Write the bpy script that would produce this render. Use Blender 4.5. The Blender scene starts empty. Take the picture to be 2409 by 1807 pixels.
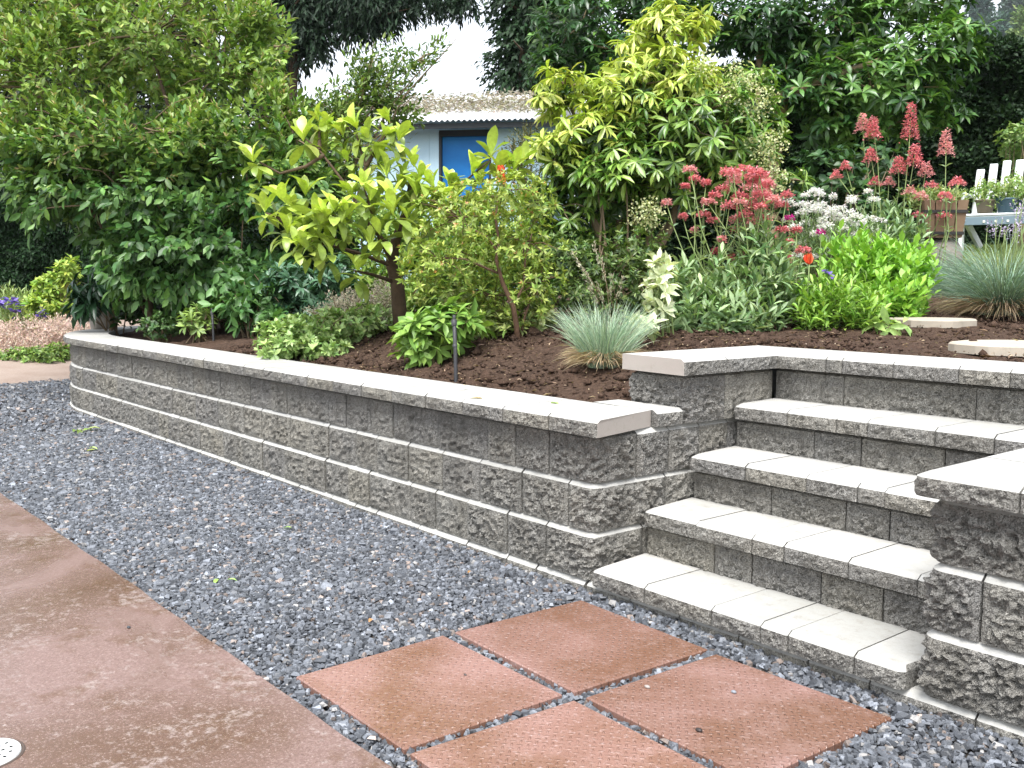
import bpy, math, random
import numpy as np
from mathutils import Vector, Matrix, noise
from mathutils.geometry import tessellate_polygon
rng = np.random.default_rng(7)
random.seed(7)
SC = bpy.context.scene
COL = SC.collection
R = math.radians

# ------------------------------------------------------------------ camera, sky, sun, exposure
W, H, F = 2409.0, 1807.0, 2314.9
CAM = np.array((2.778, -2.699, 1.252)); YAW, PITCH, ROLL = -.8807, -.1036, .005
FW = np.array((math.sin(YAW)*math.cos(PITCH), math.cos(YAW)*math.cos(PITCH), math.sin(PITCH)))
_r = np.array((math.cos(YAW), -math.sin(YAW), 0)); _u = np.cross(_r, FW)
RT = _r*math.cos(ROLL)+_u*math.sin(ROLL); UP = -_r*math.sin(ROLL)+_u*math.cos(ROLL)
cd = bpy.data.cameras.new('camera'); cam = bpy.data.objects.new('camera', cd); COL.objects.link(cam)
cam.matrix_world = Matrix(((RT[0], UP[0], -FW[0], CAM[0]), (RT[1], UP[1], -FW[1], CAM[1]), (RT[2], UP[2], -FW[2], CAM[2]), (0, 0, 0, 1)))
cd.sensor_fit = 'HORIZONTAL'; cd.sensor_width = 36; cd.lens = 36*F/W; cd.clip_end = 2000; cd.clip_start = .05
SC.camera = cam

SUN_EL, SUN_AZ = R(64), R(142)          # azimuth measured from +y towards +x: high, over the viewer's right shoulder
wd = bpy.data.worlds.new('World'); SC.world = wd; wd.use_nodes = True
nt = wd.node_tree; nt.nodes.clear()
sky = nt.nodes.new('ShaderNodeTexSky'); sky.sky_type = 'NISHITA'; sky.sun_disc = False
sky.sun_elevation = SUN_EL; sky.sun_rotation = SUN_AZ; sky.dust_density = 1.6; sky.air_density = 1.0; sky.ozone_density = .6
hs = nt.nodes.new('ShaderNodeHueSaturation'); hs.inputs['Saturation'].default_value = .3   # cloud cover
bg = nt.nodes.new('ShaderNodeBackground'); bg.inputs[1].default_value = .09
wo = nt.nodes.new('ShaderNodeOutputWorld')
nt.links.new(sky.outputs[0], hs.inputs['Color']); nt.links.new(hs.outputs[0], bg.inputs[0]); nt.links.new(bg.outputs[0], wo.inputs[0])
sl = bpy.data.lights.new('sun', 'SUN'); sl.energy = 1.5; sl.angle = R(38); sl.color = (1, .985, .955)
so = bpy.data.objects.new('sun', sl); COL.objects.link(so)
sdir = Vector((math.sin(SUN_AZ)*math.cos(SUN_EL), math.cos(SUN_AZ)*math.cos(SUN_EL), math.sin(SUN_EL)))
so.rotation_euler = sdir.to_track_quat('Z', 'Y').to_euler(); so.location = (0, 0, 12)
vs = SC.view_settings; vs.view_transform = 'Standard'; vs.look = 'None'; vs.exposure = 2.08; vs.gamma = 1; vs.use_curve_mapping = False

# ------------------------------------------------------------------ helpers
K = W/2212.0
def at(dx, dy, D):
    """pixel (in a 2212 wide copy of the photo) and distance along the view axis -> world point"""
    return CAM + (FW + RT*((dx*K-W/2)/F) + UP*((H/2-dy*K)/F))*D
def m_px(px, D): return px*K*D/F

def sstep(a, b, x):
    t = np.clip((x-a)/(b-a), 0, 1); return t*t*(3-2*t)
YL, ZL = [.0, .35, 1.5, 3, 5, 8, 12, 20, 40], [.6, .62, .72, .86, 1.0, 1.3, 1.5, 1.8, 2.3]
YM, ZM = [.0, .4, .8, 1.2, 1.8, 3, 5, 8, 12, 20, 40], [.64, .66, .735, .84, .94, 1.03, 1.16, 1.55, 1.8, 2.1, 2.5]
YR, ZR = [.0, .4, .8, 1.2, 1.6, 2.1, 4.1, 5.5, 8, 12, 20, 40], [.64, .65, .72, .82, .87, .90, .99, 1.15, 1.66, 2.0, 2.3, 2.6]
def soil_z(x, y):
    x = np.asarray(x, float); y = np.asarray(y, float)
    l = np.interp(y, YL, ZL); m = np.interp(y, YM, ZM); r = np.interp(y, YR, ZR)
    a = sstep(-7, -4, x); b = sstep(-2, .3, x)
    return (l*(1-a)+m*a)*(1-b)+r*b
def low_z(x, y):
    x = np.asarray(x, float); y = np.asarray(y, float)
    d = np.hypot(x-2.8, y+2.7)
    return -.03+np.interp(d, [0, 13.2, 15, 20, 40], [0, 0, .15, .45, 1.2])*(x < -5)

WORLD = {}
def setp(o, parent, loc):
    loc = np.array(loc, float)
    if parent is not None:
        o.parent = parent; o.location = loc-WORLD[parent.name]
    else: o.location = loc
    WORLD[o.name] = loc
def thing(name, loc, label, cat, group=None):
    o = bpy.data.objects.new(name, None); COL.objects.link(o); o.empty_display_size = .1
    setp(o, None, loc); tag(o, label, cat, group); return o
def tag(o, label=None, cat=None, group=None, kind=None):
    if label: o['label'] = label
    if cat: o['category'] = cat
    if group: o['group'] = group
    if kind: o['kind'] = kind
    return o
def npmesh(name, V, T, mats, C=None, mi=None, flat=False):
    """V (n,3), T (m,3) triangles"""
    me = bpy.data.meshes.new(name); V = np.ascontiguousarray(V, np.float32); T = np.ascontiguousarray(T, np.int32)
    me.vertices.add(len(V)); me.vertices.foreach_set('co', V.ravel())
    me.loops.add(T.size); me.loops.foreach_set('vertex_index', T.ravel())
    me.polygons.add(len(T)); me.polygons.foreach_set('loop_start', np.arange(0, T.size, 3, dtype=np.int32))
    if mi is not None: me.polygons.foreach_set('material_index', np.ascontiguousarray(mi, np.int32))
    me.update(calc_edges=True)
    if C is not None:
        a = me.color_attributes.new('Col', 'FLOAT_COLOR', 'POINT')
        c4 = np.ones((len(V), 4), np.float32); c4[:, :3] = C; a.data.foreach_set('color', c4.ravel())
    for m in (mats if isinstance(mats, (list, tuple)) else [mats]): me.materials.append(m)
    if flat: me.shade_flat()
    return me
def npobj(name, V, T, mats, parent=None, C=None, mi=None, flat=False, origin=None):
    V = np.asarray(V, float)
    if origin is None:
        lo, hi = V.min(0), V.max(0); origin = np.array(((lo[0]+hi[0])/2, (lo[1]+hi[1])/2, lo[2]))
    me = npmesh(name, V-origin, T, mats, C, mi, flat)
    o = bpy.data.objects.new(name, me); COL.objects.link(o); setp(o, parent, origin); return o
def pyobj(name, V, Fc, mats, parent=None, mi=None, smooth=False, origin=None):
    V = np.array(V, float)
    if origin is None:
        lo, hi = V.min(0), V.max(0); origin = np.array(((lo[0]+hi[0])/2, (lo[1]+hi[1])/2, lo[2]))
    me = bpy.data.meshes.new(name); me.from_pydata((V-origin).tolist(), [], Fc)
    for m in (mats if isinstance(mats, (list, tuple)) else [mats]): me.materials.append(m)
    if mi is not None: me.polygons.foreach_set('material_index', mi)
    if smooth: me.shade_smooth()
    o = bpy.data.objects.new(name, me); COL.objects.link(o); setp(o, parent, origin); return o
def box_vf(c, ex, ey, ez):
    """box from centre and three half-extent vectors"""
    c, ex, ey, ez = [np.array(v, float) for v in (c, ex, ey, ez)]
    V = [c+sx*ex+sy*ey+sz*ez for sz in (-1, 1) for sy in (-1, 1) for sx in (-1, 1)]
    return V, [(0, 2, 3, 1), (4, 5, 7, 6), (0, 1, 5, 4), (2, 6, 7, 3), (0, 4, 6, 2), (1, 3, 7, 5)]
def board(name, c, ex, ey, ez, mat, parent, bev=.004):
    V, Fc = box_vf(c, ex, ey, ez); o = pyobj(name, V, Fc, mat, parent)
    b = o.modifiers.new('bevel', 'BEVEL'); b.width = bev; b.segments = 1; return o

class Tubes:
    def __init__(s): s.V = []; s.T = []; s.n = 0
    def add(s, pts, rad, k=6):
        pts = np.array(pts, float); n = len(pts); rad = np.broadcast_to(np.array(rad, float), (n,)) if np.ndim(rad) == 0 or len(rad) == n else np.interp(np.linspace(0, 1, n), np.linspace(0, 1, len(rad)), rad)
        d = np.gradient(pts, axis=0); d /= np.linalg.norm(d, axis=1)[:, None]+1e-9
        ref = np.array((0, 0, 1.0)) if abs(d[0, 2]) < .9 else np.array((1.0, 0, 0))
        a = np.cross(d, ref); a /= np.linalg.norm(a, axis=1)[:, None]+1e-9; b = np.cross(d, a)
        t = np.linspace(0, 2*np.pi, k, endpoint=False)
        v = pts[:, None]+rad[:, None, None]*(a[:, None]*np.cos(t)[None, :, None]+b[:, None]*np.sin(t)[None, :, None])
        s.V.append(v.reshape(-1, 3))
        i = np.arange(n-1)[:, None]*k+np.arange(k)[None]; j = np.arange(n-1)[:, None]*k+(np.arange(k)[None]+1) % k
        q = np.stack([i, j, j+k, i+k], -1).reshape(-1, 4)+s.n
        s.T += [q[:, [0, 1, 2]], q[:, [0, 2, 3]]]
        e = s.n+(n-1)*k; s.T.append(np.array([[e, e+m, e+m+1] for m in range(1, k-1)]))
        s.n += n*k
    def build(s, name, mat, parent=None, C=None):
        V = np.concatenate(s.V); return npobj(name, V, np.concatenate(s.T), mat, parent, None if C is None else np.tile(C, (len(V), 1)))
def bend(a, b, n=5, sag=0., wob=.03):
    a, b = np.array(a, float), np.array(b, float); t = np.linspace(0, 1, n)[:, None]
    L = np.linalg.norm(b-a); p = a+(b-a)*t+np.array((0, 0, sag*L))*np.sin(np.pi*t)
    p[1:-1] += rng.normal(0, wob*L, (n-2, 3)); return p
def pathpx(pts): return [at(*p) for p in pts]

# leaf templates: (t along, s across, height), triangles
TPL = {
 'small': (np.array([(0, 0, 0), (.45, -.5, .08), (.45, .5, .08), (1, 0, -.06)]), [(0, 1, 3), (0, 3, 2)]),
 'big': (np.array([(0, 0, 0), (.33, -.40, .05), (.33, 0, 0), (.33, .40, .05), (.70, -.46, .0), (.70, 0, -.06), (.70, .46, .0), (1, 0, -.20)]),
         [(0, 1, 2), (0, 2, 3), (1, 4, 5), (1, 5, 2), (2, 5, 6), (2, 6, 3), (4, 7, 5), (5, 7, 6)]),
 'wide': (np.array([(0, 0, 0), (.2, -.26, .05), (.2, 0, .03), (.2, .26, .05), (.45, -.46, .07), (.45, 0, .035), (.45, .46, .07), (.7, -.47, .04), (.7, 0, .0), (.7, .47, .04), (.89, -.28, -.05), (.89, 0, -.07), (.89, .28, -.05), (1, 0, -.12)]),
         [(0, 1, 2), (0, 2, 3)]+[q for r in (1, 4, 7) for q in ((r, r+3, r+4), (r, r+4, r+1), (r+1, r+4, r+5), (r+1, r+5, r+2))]+[(10, 13, 11), (11, 13, 12)]),
 'oval': (np.array([(0, 0, 0), (.25, -.38, .05), (.25, .38, .05), (.62, -.48, .03), (.62, .48, .03), (1, 0, -.12), (.45, 0, -.03)]),
         [(0, 1, 6), (0, 6, 2), (1, 3, 6), (6, 4, 2), (3, 5, 6), (6, 5, 4)]),
}
def unit(v): return v/(np.linalg.norm(v, axis=-1, keepdims=True)+1e-9)
def rand_dirs(n): return unit(rng.normal(size=(n, 3)))
class Leaves:
    def __init__(s): s.a = [[] for _ in range(6)]
    def add(s, p, d, n, l, w, c):
        N = len(p); d = unit(np.asarray(d, float))
        l = np.broadcast_to(np.asarray(l, float), (N,)); w = np.broadcast_to(np.asarray(w, float), (N,)); c = np.broadcast_to(np.asarray(c, float), (N, 3))
        for k, v in enumerate((p, d, n, l, w, c)): s.a[k].append(np.asarray(v, float))
    def arr(s): return [np.concatenate(x) for x in s.a]
def leaf_geo(A, tpl, cup=1.):
    p, d, n, l, w, c = A; tv, tt = TPL[tpl]; tt = np.array(tt)
    sd = unit(np.cross(n, d)); nn = np.cross(d, sd)
    V = p[:, None]+d[:, None]*(l[:, None]*tv[None, :, 0])[..., None]+sd[:, None]*(w[:, None]*tv[None, :, 1])[..., None]+nn[:, None]*(l[:, None]*tv[None, :, 2]*cup)[..., None]
    k = len(tv); T = (np.arange(len(p))[:, None, None]*k+tt[None]).reshape(-1, 3)
    C = np.repeat(c, k, 0)
    return V.reshape(-1, 3), T, C
VAR = {}
def leaf_variants(key, tpl, cols, mat, cup=1.):
    """a handful of unit leaf meshes in the given colours, shared by many leaf objects"""
    out = []
    for i, c in enumerate(cols):
        tv, tt = TPL[tpl]; V = tv.copy(); V[:, 2] *= cup*(1+.5*math.sin(i*1.7)); V[:, 1] *= 1+.08*math.cos(i*2.3)
        out.append(npmesh('leaf', V, np.array(tt), mat, np.tile(np.array(c), (len(V), 1))))
    return out
def foliage(parent, L, tpl, mat, single=0, cup=1., name='foliage'):
    """the leaves that show largest become objects of their own, the rest one mesh"""
    A = L.arr(); p, d, n, l, w, c = A
    idx = np.arange(len(p)); rest = idx
    if single:
        size = l*w/((p-CAM)@FW)**2*(.35+np.abs((np.cross(unit(np.cross(n, d)), d)*unit(p-CAM)).sum(1)))
        # a leaf well inside the crown is hidden: prefer those nearest the viewer
        dep = (p-CAM)@FW; size = size*np.exp(-(dep-np.percentile(dep, 3))*2.2)
        o_ = np.argsort(-size); pick = o_[:single]; rest = o_[single:]
        ncl = 7; q = pick[np.argsort(c[pick].sum(1))]
        cols = [c[z].mean(0) for z in np.array_split(q, ncl)]; vs_ = leaf_variants(parent.name, tpl, cols, mat, cup)
        P0 = WORLD[parent.name]
        for g, z in enumerate(np.array_split(q, ncl)):
            for k in z:
                dd = d[k]; sd = np.cross(n[k], dd); sd /= np.linalg.norm(sd)+1e-9; nn = np.cross(dd, sd)
                o = bpy.data.objects.new('leaf', vs_[g]); COL.objects.link(o); o.parent = parent
                q_ = p[k]-P0
                o.matrix_basis = Matrix([[dd[r]*l[k], sd[r]*w[k], nn[r]*l[k], q_[r]] for r in range(3)]+[[0, 0, 0, 1]])
    if len(rest):
        V, T, C = leaf_geo([x[rest] for x in A], tpl, cup)
        o = npobj(name, V, T, mat, parent, C); tag(o, kind='stuff'); return o
def mixcol(a, b, t): t = np.asarray(t)[:, None]; return np.array(a)*(1-t)+np.array(b)*t
def jit(c, n, s=.18): return np.clip(np.array(c)*(1+rng.normal(0, s, (n, 1)))*(1+rng.normal(0, .05, (n, 3))), .004, .95)

def lobe_tips(lobes, n, shell=(.55, 1.05), zsq=1.):
    """points spread through a union of ellipsoid lobes, mostly near their surface; returns points and outward directions"""
    w = np.array([(r[0]*r[2])**1. for c, r in lobes]); k = rng.choice(len(lobes), n, p=w/w.sum())
    Cn = np.array([c for c, r in lobes])[k]; Rr = np.array([r for c, r in lobes])[k]
    d = rand_dirs(n); s = rng.uniform(0, 1, n)**.5*(shell[1]-shell[0])+shell[0]
    s *= 1+.12*np.sin(7*d[:, 0]+11*d[:, 2]+k)
    P = Cn+d*Rr*s[:, None]; out = unit(d/Rr)
    return P, out, s
def px_lobes(L):
    """(dx, dy, rx, ry, D, depth radius m) -> world lobes, radii along RT, FWh, z"""
    out = []
    for dx, dy, rx, ry, D, rd in L:
        out.append((at(dx, dy, D), np.array((m_px(rx, D), rd, m_px(ry, D)))))
    return out
# lobes live in a frame turned to the view axis so that their radii mean width / depth / height
FH = unit(np.array((FW[0], FW[1], 0))); RH = unit(np.array((RT[0], RT[1], 0))); ROT = np.stack([RH, FH, np.array((0, 0, 1.))], 1)
def tips(L, n, shell=(.55, 1.05)):
    lob = px_lobes(L)
    w = np.array([r[0]*r[2] for c, r in lob]); k = rng.choice(len(lob), n, p=w/w.sum())
    Cn = np.array([c for c, r in lob])[k]; Rr = np.array([r for c, r in lob])[k]
    d = rand_dirs(n); s = rng.uniform(0, 1, n)**.6*(shell[1]-shell[0])+shell[0]
    s = s*(1+.13*np.sin(5*d[:, 0]+9*d[:, 2]+k*2.1))
    P = Cn+(d*Rr*s[:, None])@ROT.T; out = unit((d/Rr)@ROT.T)
    return P, out, Cn
def whorl(L, T, A, n, ln, wd_, ang, droop, colf, jitter=.2):
    """n leaves round each tip T with axis A; ang = opening angle from the axis"""
    M = len(T); A = unit(A)
    ref = np.where(np.abs(A[:, 2:3]) < .9, np.array([[0, 0, 1.]]), np.array([[1., 0, 0]]))
    e1 = unit(np.cross(A, ref)); e2 = np.cross(A, e1); ph0 = rng.uniform(0, 6.28, M)
    sc = rng.uniform(.8, 1.15, M)
    for j in range(n):
        ph = ph0+j*2.399+rng.normal(0, .15, M); an = np.clip(rng.normal(ang, jitter, M), .15, 2.6)
        rad = e1*np.cos(ph)[:, None]+e2*np.sin(ph)[:, None]
        d = A*np.cos(an)[:, None]+rad*np.sin(an)[:, None]; d[:, 2] -= droop*rng.uniform(.5, 1.4, M); d = unit(d)
        nn = A*np.sin(an)[:, None]-rad*np.cos(an)[:, None]; nn[:, 2] += .3
        s = sc*rng.uniform(.7, 1.1, M)
        L.add(T+A*rng.uniform(-.25, .05, (M, 1))*ln*.5, d, nn, ln*s, wd_*s, colf(M))
def spray(L, P, A, length, n, ln, wd_, colf, spread=.9, droop=.1):
    """leaves in pairs along twigs that end at P with direction A"""
    M = len(P); A = unit(A)
    ref = np.where(np.abs(A[:, 2:3]) < .9, np.array([[0, 0, 1.]]), np.array([[1., 0, 0]]))
    e1 = unit(np.cross(A, ref)); e2 = np.cross(A, e1); ph = rng.uniform(0, 6.28, M)
    for j in range(n):
        t = j/max(1, n-1); pos = P-A*(length*(1-t)*rng.uniform(.8, 1.2, (M, 1)))
        a = ph+(j//2)*1.57+(j % 2)*3.14+rng.normal(0, .3, M)
        rad = e1*np.cos(a)[:, None]+e2*np.sin(a)[:, None]
        sp = spread*(1-.6*t)
        d = A*(1-.6*sp)+rad*sp; d[:, 2] -= droop*rng.uniform(.3, 1.5, M); d = unit(d)
        nn = A-rad*.3+np.array((0, 0, .8))+rng.normal(0, .25, (M, 3))
        s = rng.uniform(.65, 1.15, M)
        L.add(pos, d, nn, ln*s, wd_*s, colf(M))
def twigs(Tb, P, Cn, frac, r=.004, A=None, ln=.3):
    for i in rng.choice(len(P), int(len(P)*frac), replace=False):
        e = P[i]; s = Cn[i]+(e-Cn[i])*rng.uniform(.0, .35)
        Tb.add(bend(s, e, 4, .04, .04), (r*2.2, r*.6), 4)
def blades(P, D0, ln, wd_, curve, cols, seg=5):
    """grass blades: roots P, start directions D0, arching over"""
    N = len(P); t = np.linspace(0, 1, seg+1)
    D0 = unit(D0); hz = D0.copy(); hz[:, 2] = 0; hz = unit(hz+rng.normal(0, .05, (N, 3))*[1, 1, 0])
    ln = np.broadcast_to(ln, (N,)); curve = np.broadcast_to(curve, (N,))
    pos = [P]
    for i in range(seg):
        a = (i+.5)/seg; d = unit(D0+hz*(curve*a)[:, None]*1.0-np.array((0, 0, 1.))*(curve*a*a*1.3)[:, None])
        pos.append(pos[-1]+d*(ln/seg)[:, None])
    pos = np.stack(pos, 1); tocam = unit(CAM-P+rng.normal(0, 1.5, (N, 3)))
    sd = unit(np.cross(hz+np.array((0, 0, .5)), tocam))
    wv = np.outer(np.broadcast_to(wd_, (N,)), np.array([.7, 1, .9, .75, .5, .12])[:seg+1] if seg == 5 else np.linspace(1, .15, seg+1))*.5
    V = np.stack([pos-sd[:, None]*wv[..., None], pos+sd[:, None]*wv[..., None]], 2).reshape(N, -1, 3)
    k = 2*(seg+1); q = []
    for i in range(seg): q += [(2*i, 2*i+1, 2*i+3), (2*i, 2*i+3, 2*i+2)]
    T = (np.arange(N)[:, None, None]*k+np.array(q)[None]).reshape(-1, 3)
    C = np.repeat(np.broadcast_to(cols, (N, 3)), k, 0) if np.ndim(cols) < 3 else cols.reshape(-1, 3)
    return V.reshape(-1, 3), T, C

# ------------------------------------------------------------------ materials
def mat(name, col=(.5, .5, .5), rough=.7, spec=.5):
    m = bpy.data.materials.new(name); m.use_nodes = True; b = m.node_tree.nodes['Principled BSDF']
    b.inputs['Base Color'].default_value = (*col, 1); b.inputs['Roughness'].default_value = rough; b.inputs['Specular IOR Level'].default_value = spec
    return m
class G:
    """tiny node-graph helper"""
    def __init__(s, m): s.t = m.node_tree; s.b = s.t.nodes['Principled BSDF']; s.out = s.t.nodes['Material Output']
    def n(s, ty, **kw):
        x = s.t.nodes.new(ty)
        for k, v in kw.items():
            if k.startswith('_'): setattr(x, k[1:], v)
            else: x.inputs[k.replace('__', ' ')].default_value = v
        return x
    def l(s, a, b): s.t.links.new(a, b)
    def pos(s): return s.n('ShaderNodeNewGeometry').outputs['Position']
    def noise(s, scale, detail=4, rough=.55, vec=None, dist=0.):
        x = s.n('ShaderNodeTexNoise', Scale=scale, Detail=detail, Roughness=rough, Distortion=dist); s.l(vec or s.pos(), x.inputs['Vector']); return x.outputs['Fac']
    def vor(s, scale, feat='F1', vec=None):
        x = s.n('ShaderNodeTexVoronoi', Scale=scale, _feature=feat); s.l(vec or s.pos(), x.inputs['Vector']); return x.outputs['Distance']
    def ramp(s, fac, stops):
        x = s.n('ShaderNodeValToRGB'); e = x.color_ramp.elements
        while len(e) < len(stops): e.new(.5)
        for el, (p, c) in zip(e, stops): el.position = p; el.color = (*c, 1) if len(c) == 3 else c
        s.l(fac, x.inputs[0]); return x.outputs[0]
    def mix(s, f, a, b, mode='MIX'):
        x = s.n('ShaderNodeMixRGB', _blend_type=mode)
        for v, i in ((f, 0), (a, 1), (b, 2)):
            if isinstance(v, (int, float)): x.inputs[i].default_value = v
            elif isinstance(v, tuple): x.inputs[i].default_value = (*v, 1)
            else: s.l(v, x.inputs[i])
        return x.outputs[0]
    def math(s, op, a, b=0., c=0.):
        x = s.n('ShaderNodeMath', _operation=op)
        for i, v in enumerate((a, b, c)):
            if isinstance(v, (int, float)): x.inputs[i].default_value = v
            else: s.l(v, x.inputs[i])
        return x.outputs[0]
    def col(s, c): s.l(c, s.b.inputs['Base Color'])
    def rough(s, c): s.l(c, s.b.inputs['Roughness'])
    def bump(s, h, strength=.5, dist=.01, prev=None):
        x = s.n('ShaderNodeBump', Strength=strength, Distance=dist); s.l(h, x.inputs['Height'])
        if prev is not None: s.l(prev, x.inputs['Normal'])
        s.l(x.outputs[0], s.b.inputs['Normal']); return x.outputs[0]

def concrete_rough():
    m = mat('split_face_concrete', rough=.92, spec=.2); g = G(m)
    n1 = g.noise(6, 3); n2 = g.noise(85, 4, .75); n3 = g.noise(230, 2, .7); v = g.vor(150)
    c = g.ramp(n2, [(.32, (.09, .086, .078)), (.48, (.29, .28, .26)), (.64, (.52, .505, .475))])
    c = g.mix(.5, c, g.ramp(n3, [(.38, (.06, .058, .055)), (.56, (.50, .49, .465))]))
    c = g.mix(g.ramp(n1, [(.35, (0, 0, 0)), (.7, (.3, .3, .3))]), c, (.30, .27, .22), 'MIX')
    oi = g.n('ShaderNodeObjectInfo').outputs['Random']
    c = g.mix(1, c, g.ramp(oi, [(0, (.92, .92, .92)), (.3, (1.12, 1.11, 1.07)), (.6, (1.0, 1.0, 1.01)), (1, (1.25, 1.22, 1.13))]), 'MULTIPLY')
    sp = g.n('ShaderNodeMapping'); sp.inputs['Scale'].default_value = (5, 5, 1.6); g.l(g.pos(), sp.inputs['Vector']); ns = g.noise(1.6, 5, .65, sp.outputs[0]); c = g.mix(g.ramp(ns, [(.5, (0, 0, 0)), (.72, (.55,)*3)]), c, (.10, .095, .082))
    g.col(c)
    p = g.bump(n2, 1., .035); p = g.bump(v, .8, .014, p); g.bump(n3, .9, .008, p)
    return m
def concrete_smooth(name='cast_concrete', a=(.34, .338, .325), b=(.46, .457, .44), speck=.5):
    m = mat(name, rough=.8, spec=.3); g = G(m)
    n1 = g.noise(5, 4); n2 = g.noise(240, 3, .6); n3 = g.noise(40, 4)
    c = g.mix(n1, a, b); c = g.mix(g.ramp(n2, [(.3, (speck,)*3), (.45, (0, 0, 0))]), c, (.25, .25, .24))
    c = g.mix(g.ramp(n3, [(.45, (0, 0, 0)), (.75, (.4,)*3)]), c, (.30, .285, .25)); c = g.mix(g.ramp(g.noise(14, 6, .75), [(.56, (0, 0, 0)), (.7, (.45,)*3)]), c, (.22, .20, .165))
    oi = g.n('ShaderNodeObjectInfo').outputs['Random']
    c = g.mix(1, c, g.ramp(oi, [(0, (.84, .84, .82)), (.5, (1.08, 1.07, 1.05)), (1, (.95, .95, .95))]), 'MULTIPLY')
    g.col(c); p = g.bump(n3, .15, .004); g.bump(n2, .3, .0015, p); return m
M_ROUGH = concrete_rough(); M_CAST = concrete_smooth()
M_CUT = concrete_smooth('saw_cut_concrete', (.30, .265, .24), (.36, .325, .30), .6)

def leaf_mat(name, rough=.42, trans=.22, spec=.45, tint=(1.25, 1.3, .55)):
    m = mat(name, rough=rough, spec=spec); g = G(m)
    a = g.n('ShaderNodeAttribute', _attribute_name='Col').outputs['Color']
    n = g.noise(35, 2); c = g.mix(1, a, g.ramp(n, [(.3, (.8, .8, .8)), (.7, (1.18, 1.18, 1.15))]), 'MULTIPLY')
    g.col(c)
    t = g.n('ShaderNodeBsdfTranslucent'); g.l(g.mix(1, c, tint, 'MULTIPLY'), t.inputs['Color'])
    x = g.n('ShaderNodeMixShader', Fac=trans); g.l(g.b.outputs[0], x.inputs[1]); g.l(t.outputs[0], x.inputs[2]); g.l(x.outputs[0], g.out.inputs['Surface'])
    return m
M_LEAF = leaf_mat('leaf'); M_GLOSS = leaf_mat('glossy_leaf', .3, .22, .55); M_DARK = leaf_mat('dull_leaf', .6, .15, .3); M_PETAL = leaf_mat('petal', .6, .3, .2, (1., 1., 1.))
def bark(name, a, b, sc=30):
    m = mat(name, rough=.9, spec=.2); g = G(m); n = g.noise(sc, 5, .65); g.col(g.mix(n, a, b)); g.bump(n, .7, .01); return m
M_BARK = bark('bark', (.035, .024, .016), (.13, .09, .06)); M_TWIG = bark('pale_twig', (.12, .085, .05), (.30, .23, .15)); M_RUST = bark('rusty_bark', (.14, .06, .03), (.36, .19, .10)); M_STEM = mat('green_stem', (.16, .22, .07), .6)

def soil_mat():
    m = mat('garden_soil', rough=.95, spec=.15); g = G(m)
    n1 = g.noise(3.5, 4); n2 = g.noise(38, 6, .68); n3 = g.noise(160, 4, .7)
    c = g.ramp(n2, [(.3, (.026, .016, .011)), (.52, (.078, .049, .035)), (.75, (.165, .11, .08))])
    c = g.mix(g.ramp(n1, [(.35, (0, 0, 0)), (.7, (.5,)*3)]), c, (.105, .064, .044)); c = g.mix(g.ramp(n3, [(.66, (0, 0, 0)), (.76, (.6,)*3)]), c, (.27, .2, .14))
    g.col(c); p = g.bump(n2, 1, .03); g.bump(n3, .6, .008, p); return m
M_SOIL = soil_mat()

# ------------------------------------------------------------------ ground: gravel bed base and everything low
def grid_obj(name, xs, ys, zf, m, keep=None, rough=0.):
    X, Y = np.meshgrid(xs, ys); Z = zf(X, Y)
    V = np.stack([X, Y, Z], -1).reshape(-1, 3); nx = len(xs); ny = len(ys)
    i = (np.arange(ny-1)[:, None]*nx+np.arange(nx-1)[None]).ravel()
    q = np.stack([i, i+1, i+1+nx, i+nx], 1)
    if keep is not None:
        c = V[q].mean(1); q = q[keep(c[:, 0], c[:, 1])]
        used = np.unique(q); mp = np.zeros(len(V), int); mp[used] = np.arange(len(used)); V = V[used]; q = mp[q]
    T = np.concatenate([q[:, [0, 1, 2]], q[:, [0, 2, 3]]])
    return npobj(name, V, T, m)
gm = mat('ground_dirt', rough=.9, spec=.25); g = G(gm); n1 = g.noise(1.2, 4); n2 = g.noise(60, 4)
g.col(g.mix(n2, g.mix(n1, (.05, .048, .05), (.09, .075, .06)), (.16, .14, .12))); g.bump(n2, .8, .01)
xs = np.concatenate([np.linspace(-320, -40, 12), np.linspace(-36, -6, 31), np.linspace(-5, 12, 10), np.linspace(20, 320, 8)])
ys = np.concatenate([np.linspace(-300, -30, 8), np.linspace(-25, 15, 41), np.linspace(20, 320, 12)])
tag(grid_obj('ground', xs, ys, low_z, gm), 'dark packed ground under gravel and garden', 'ground', kind='structure')
# pale pinkish earth path beyond the far end of the wall
pm = mat('path_grit', rough=.9, spec=.2); g = G(pm); n1 = g.noise(2.5, 4); n2 = g.noise(45, 5, .7)
g.col(g.mix(g.ramp(n1, [(.3, (0, 0, 0)), (.7, (1, 1, 1))]), g.mix(n2, (.15, .105, .08), (.34, .265, .22)), g.mix(n2, (.2, .15, .12), (.40, .33, .285)))); g.bump(n2, .6, .01)
xs = np.linspace(-17, -7.4, 40); ys = np.linspace(-4, 6, 40)
tag(grid_obj('path', xs, ys, lambda x, y: low_z(x, y)+.012+.006*np.sin(3*x+2*y), pm, lambda x, y: (x < -9.6-.45*np.clip(y, 0, 2)+.12*np.sin(5*y)+.25*np.maximum(0, -y)) & (np.hypot(x+6.9, y-2.5) > 2.45)), 'pale pinkish grit path beyond the wall end', 'path', kind='structure')

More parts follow.
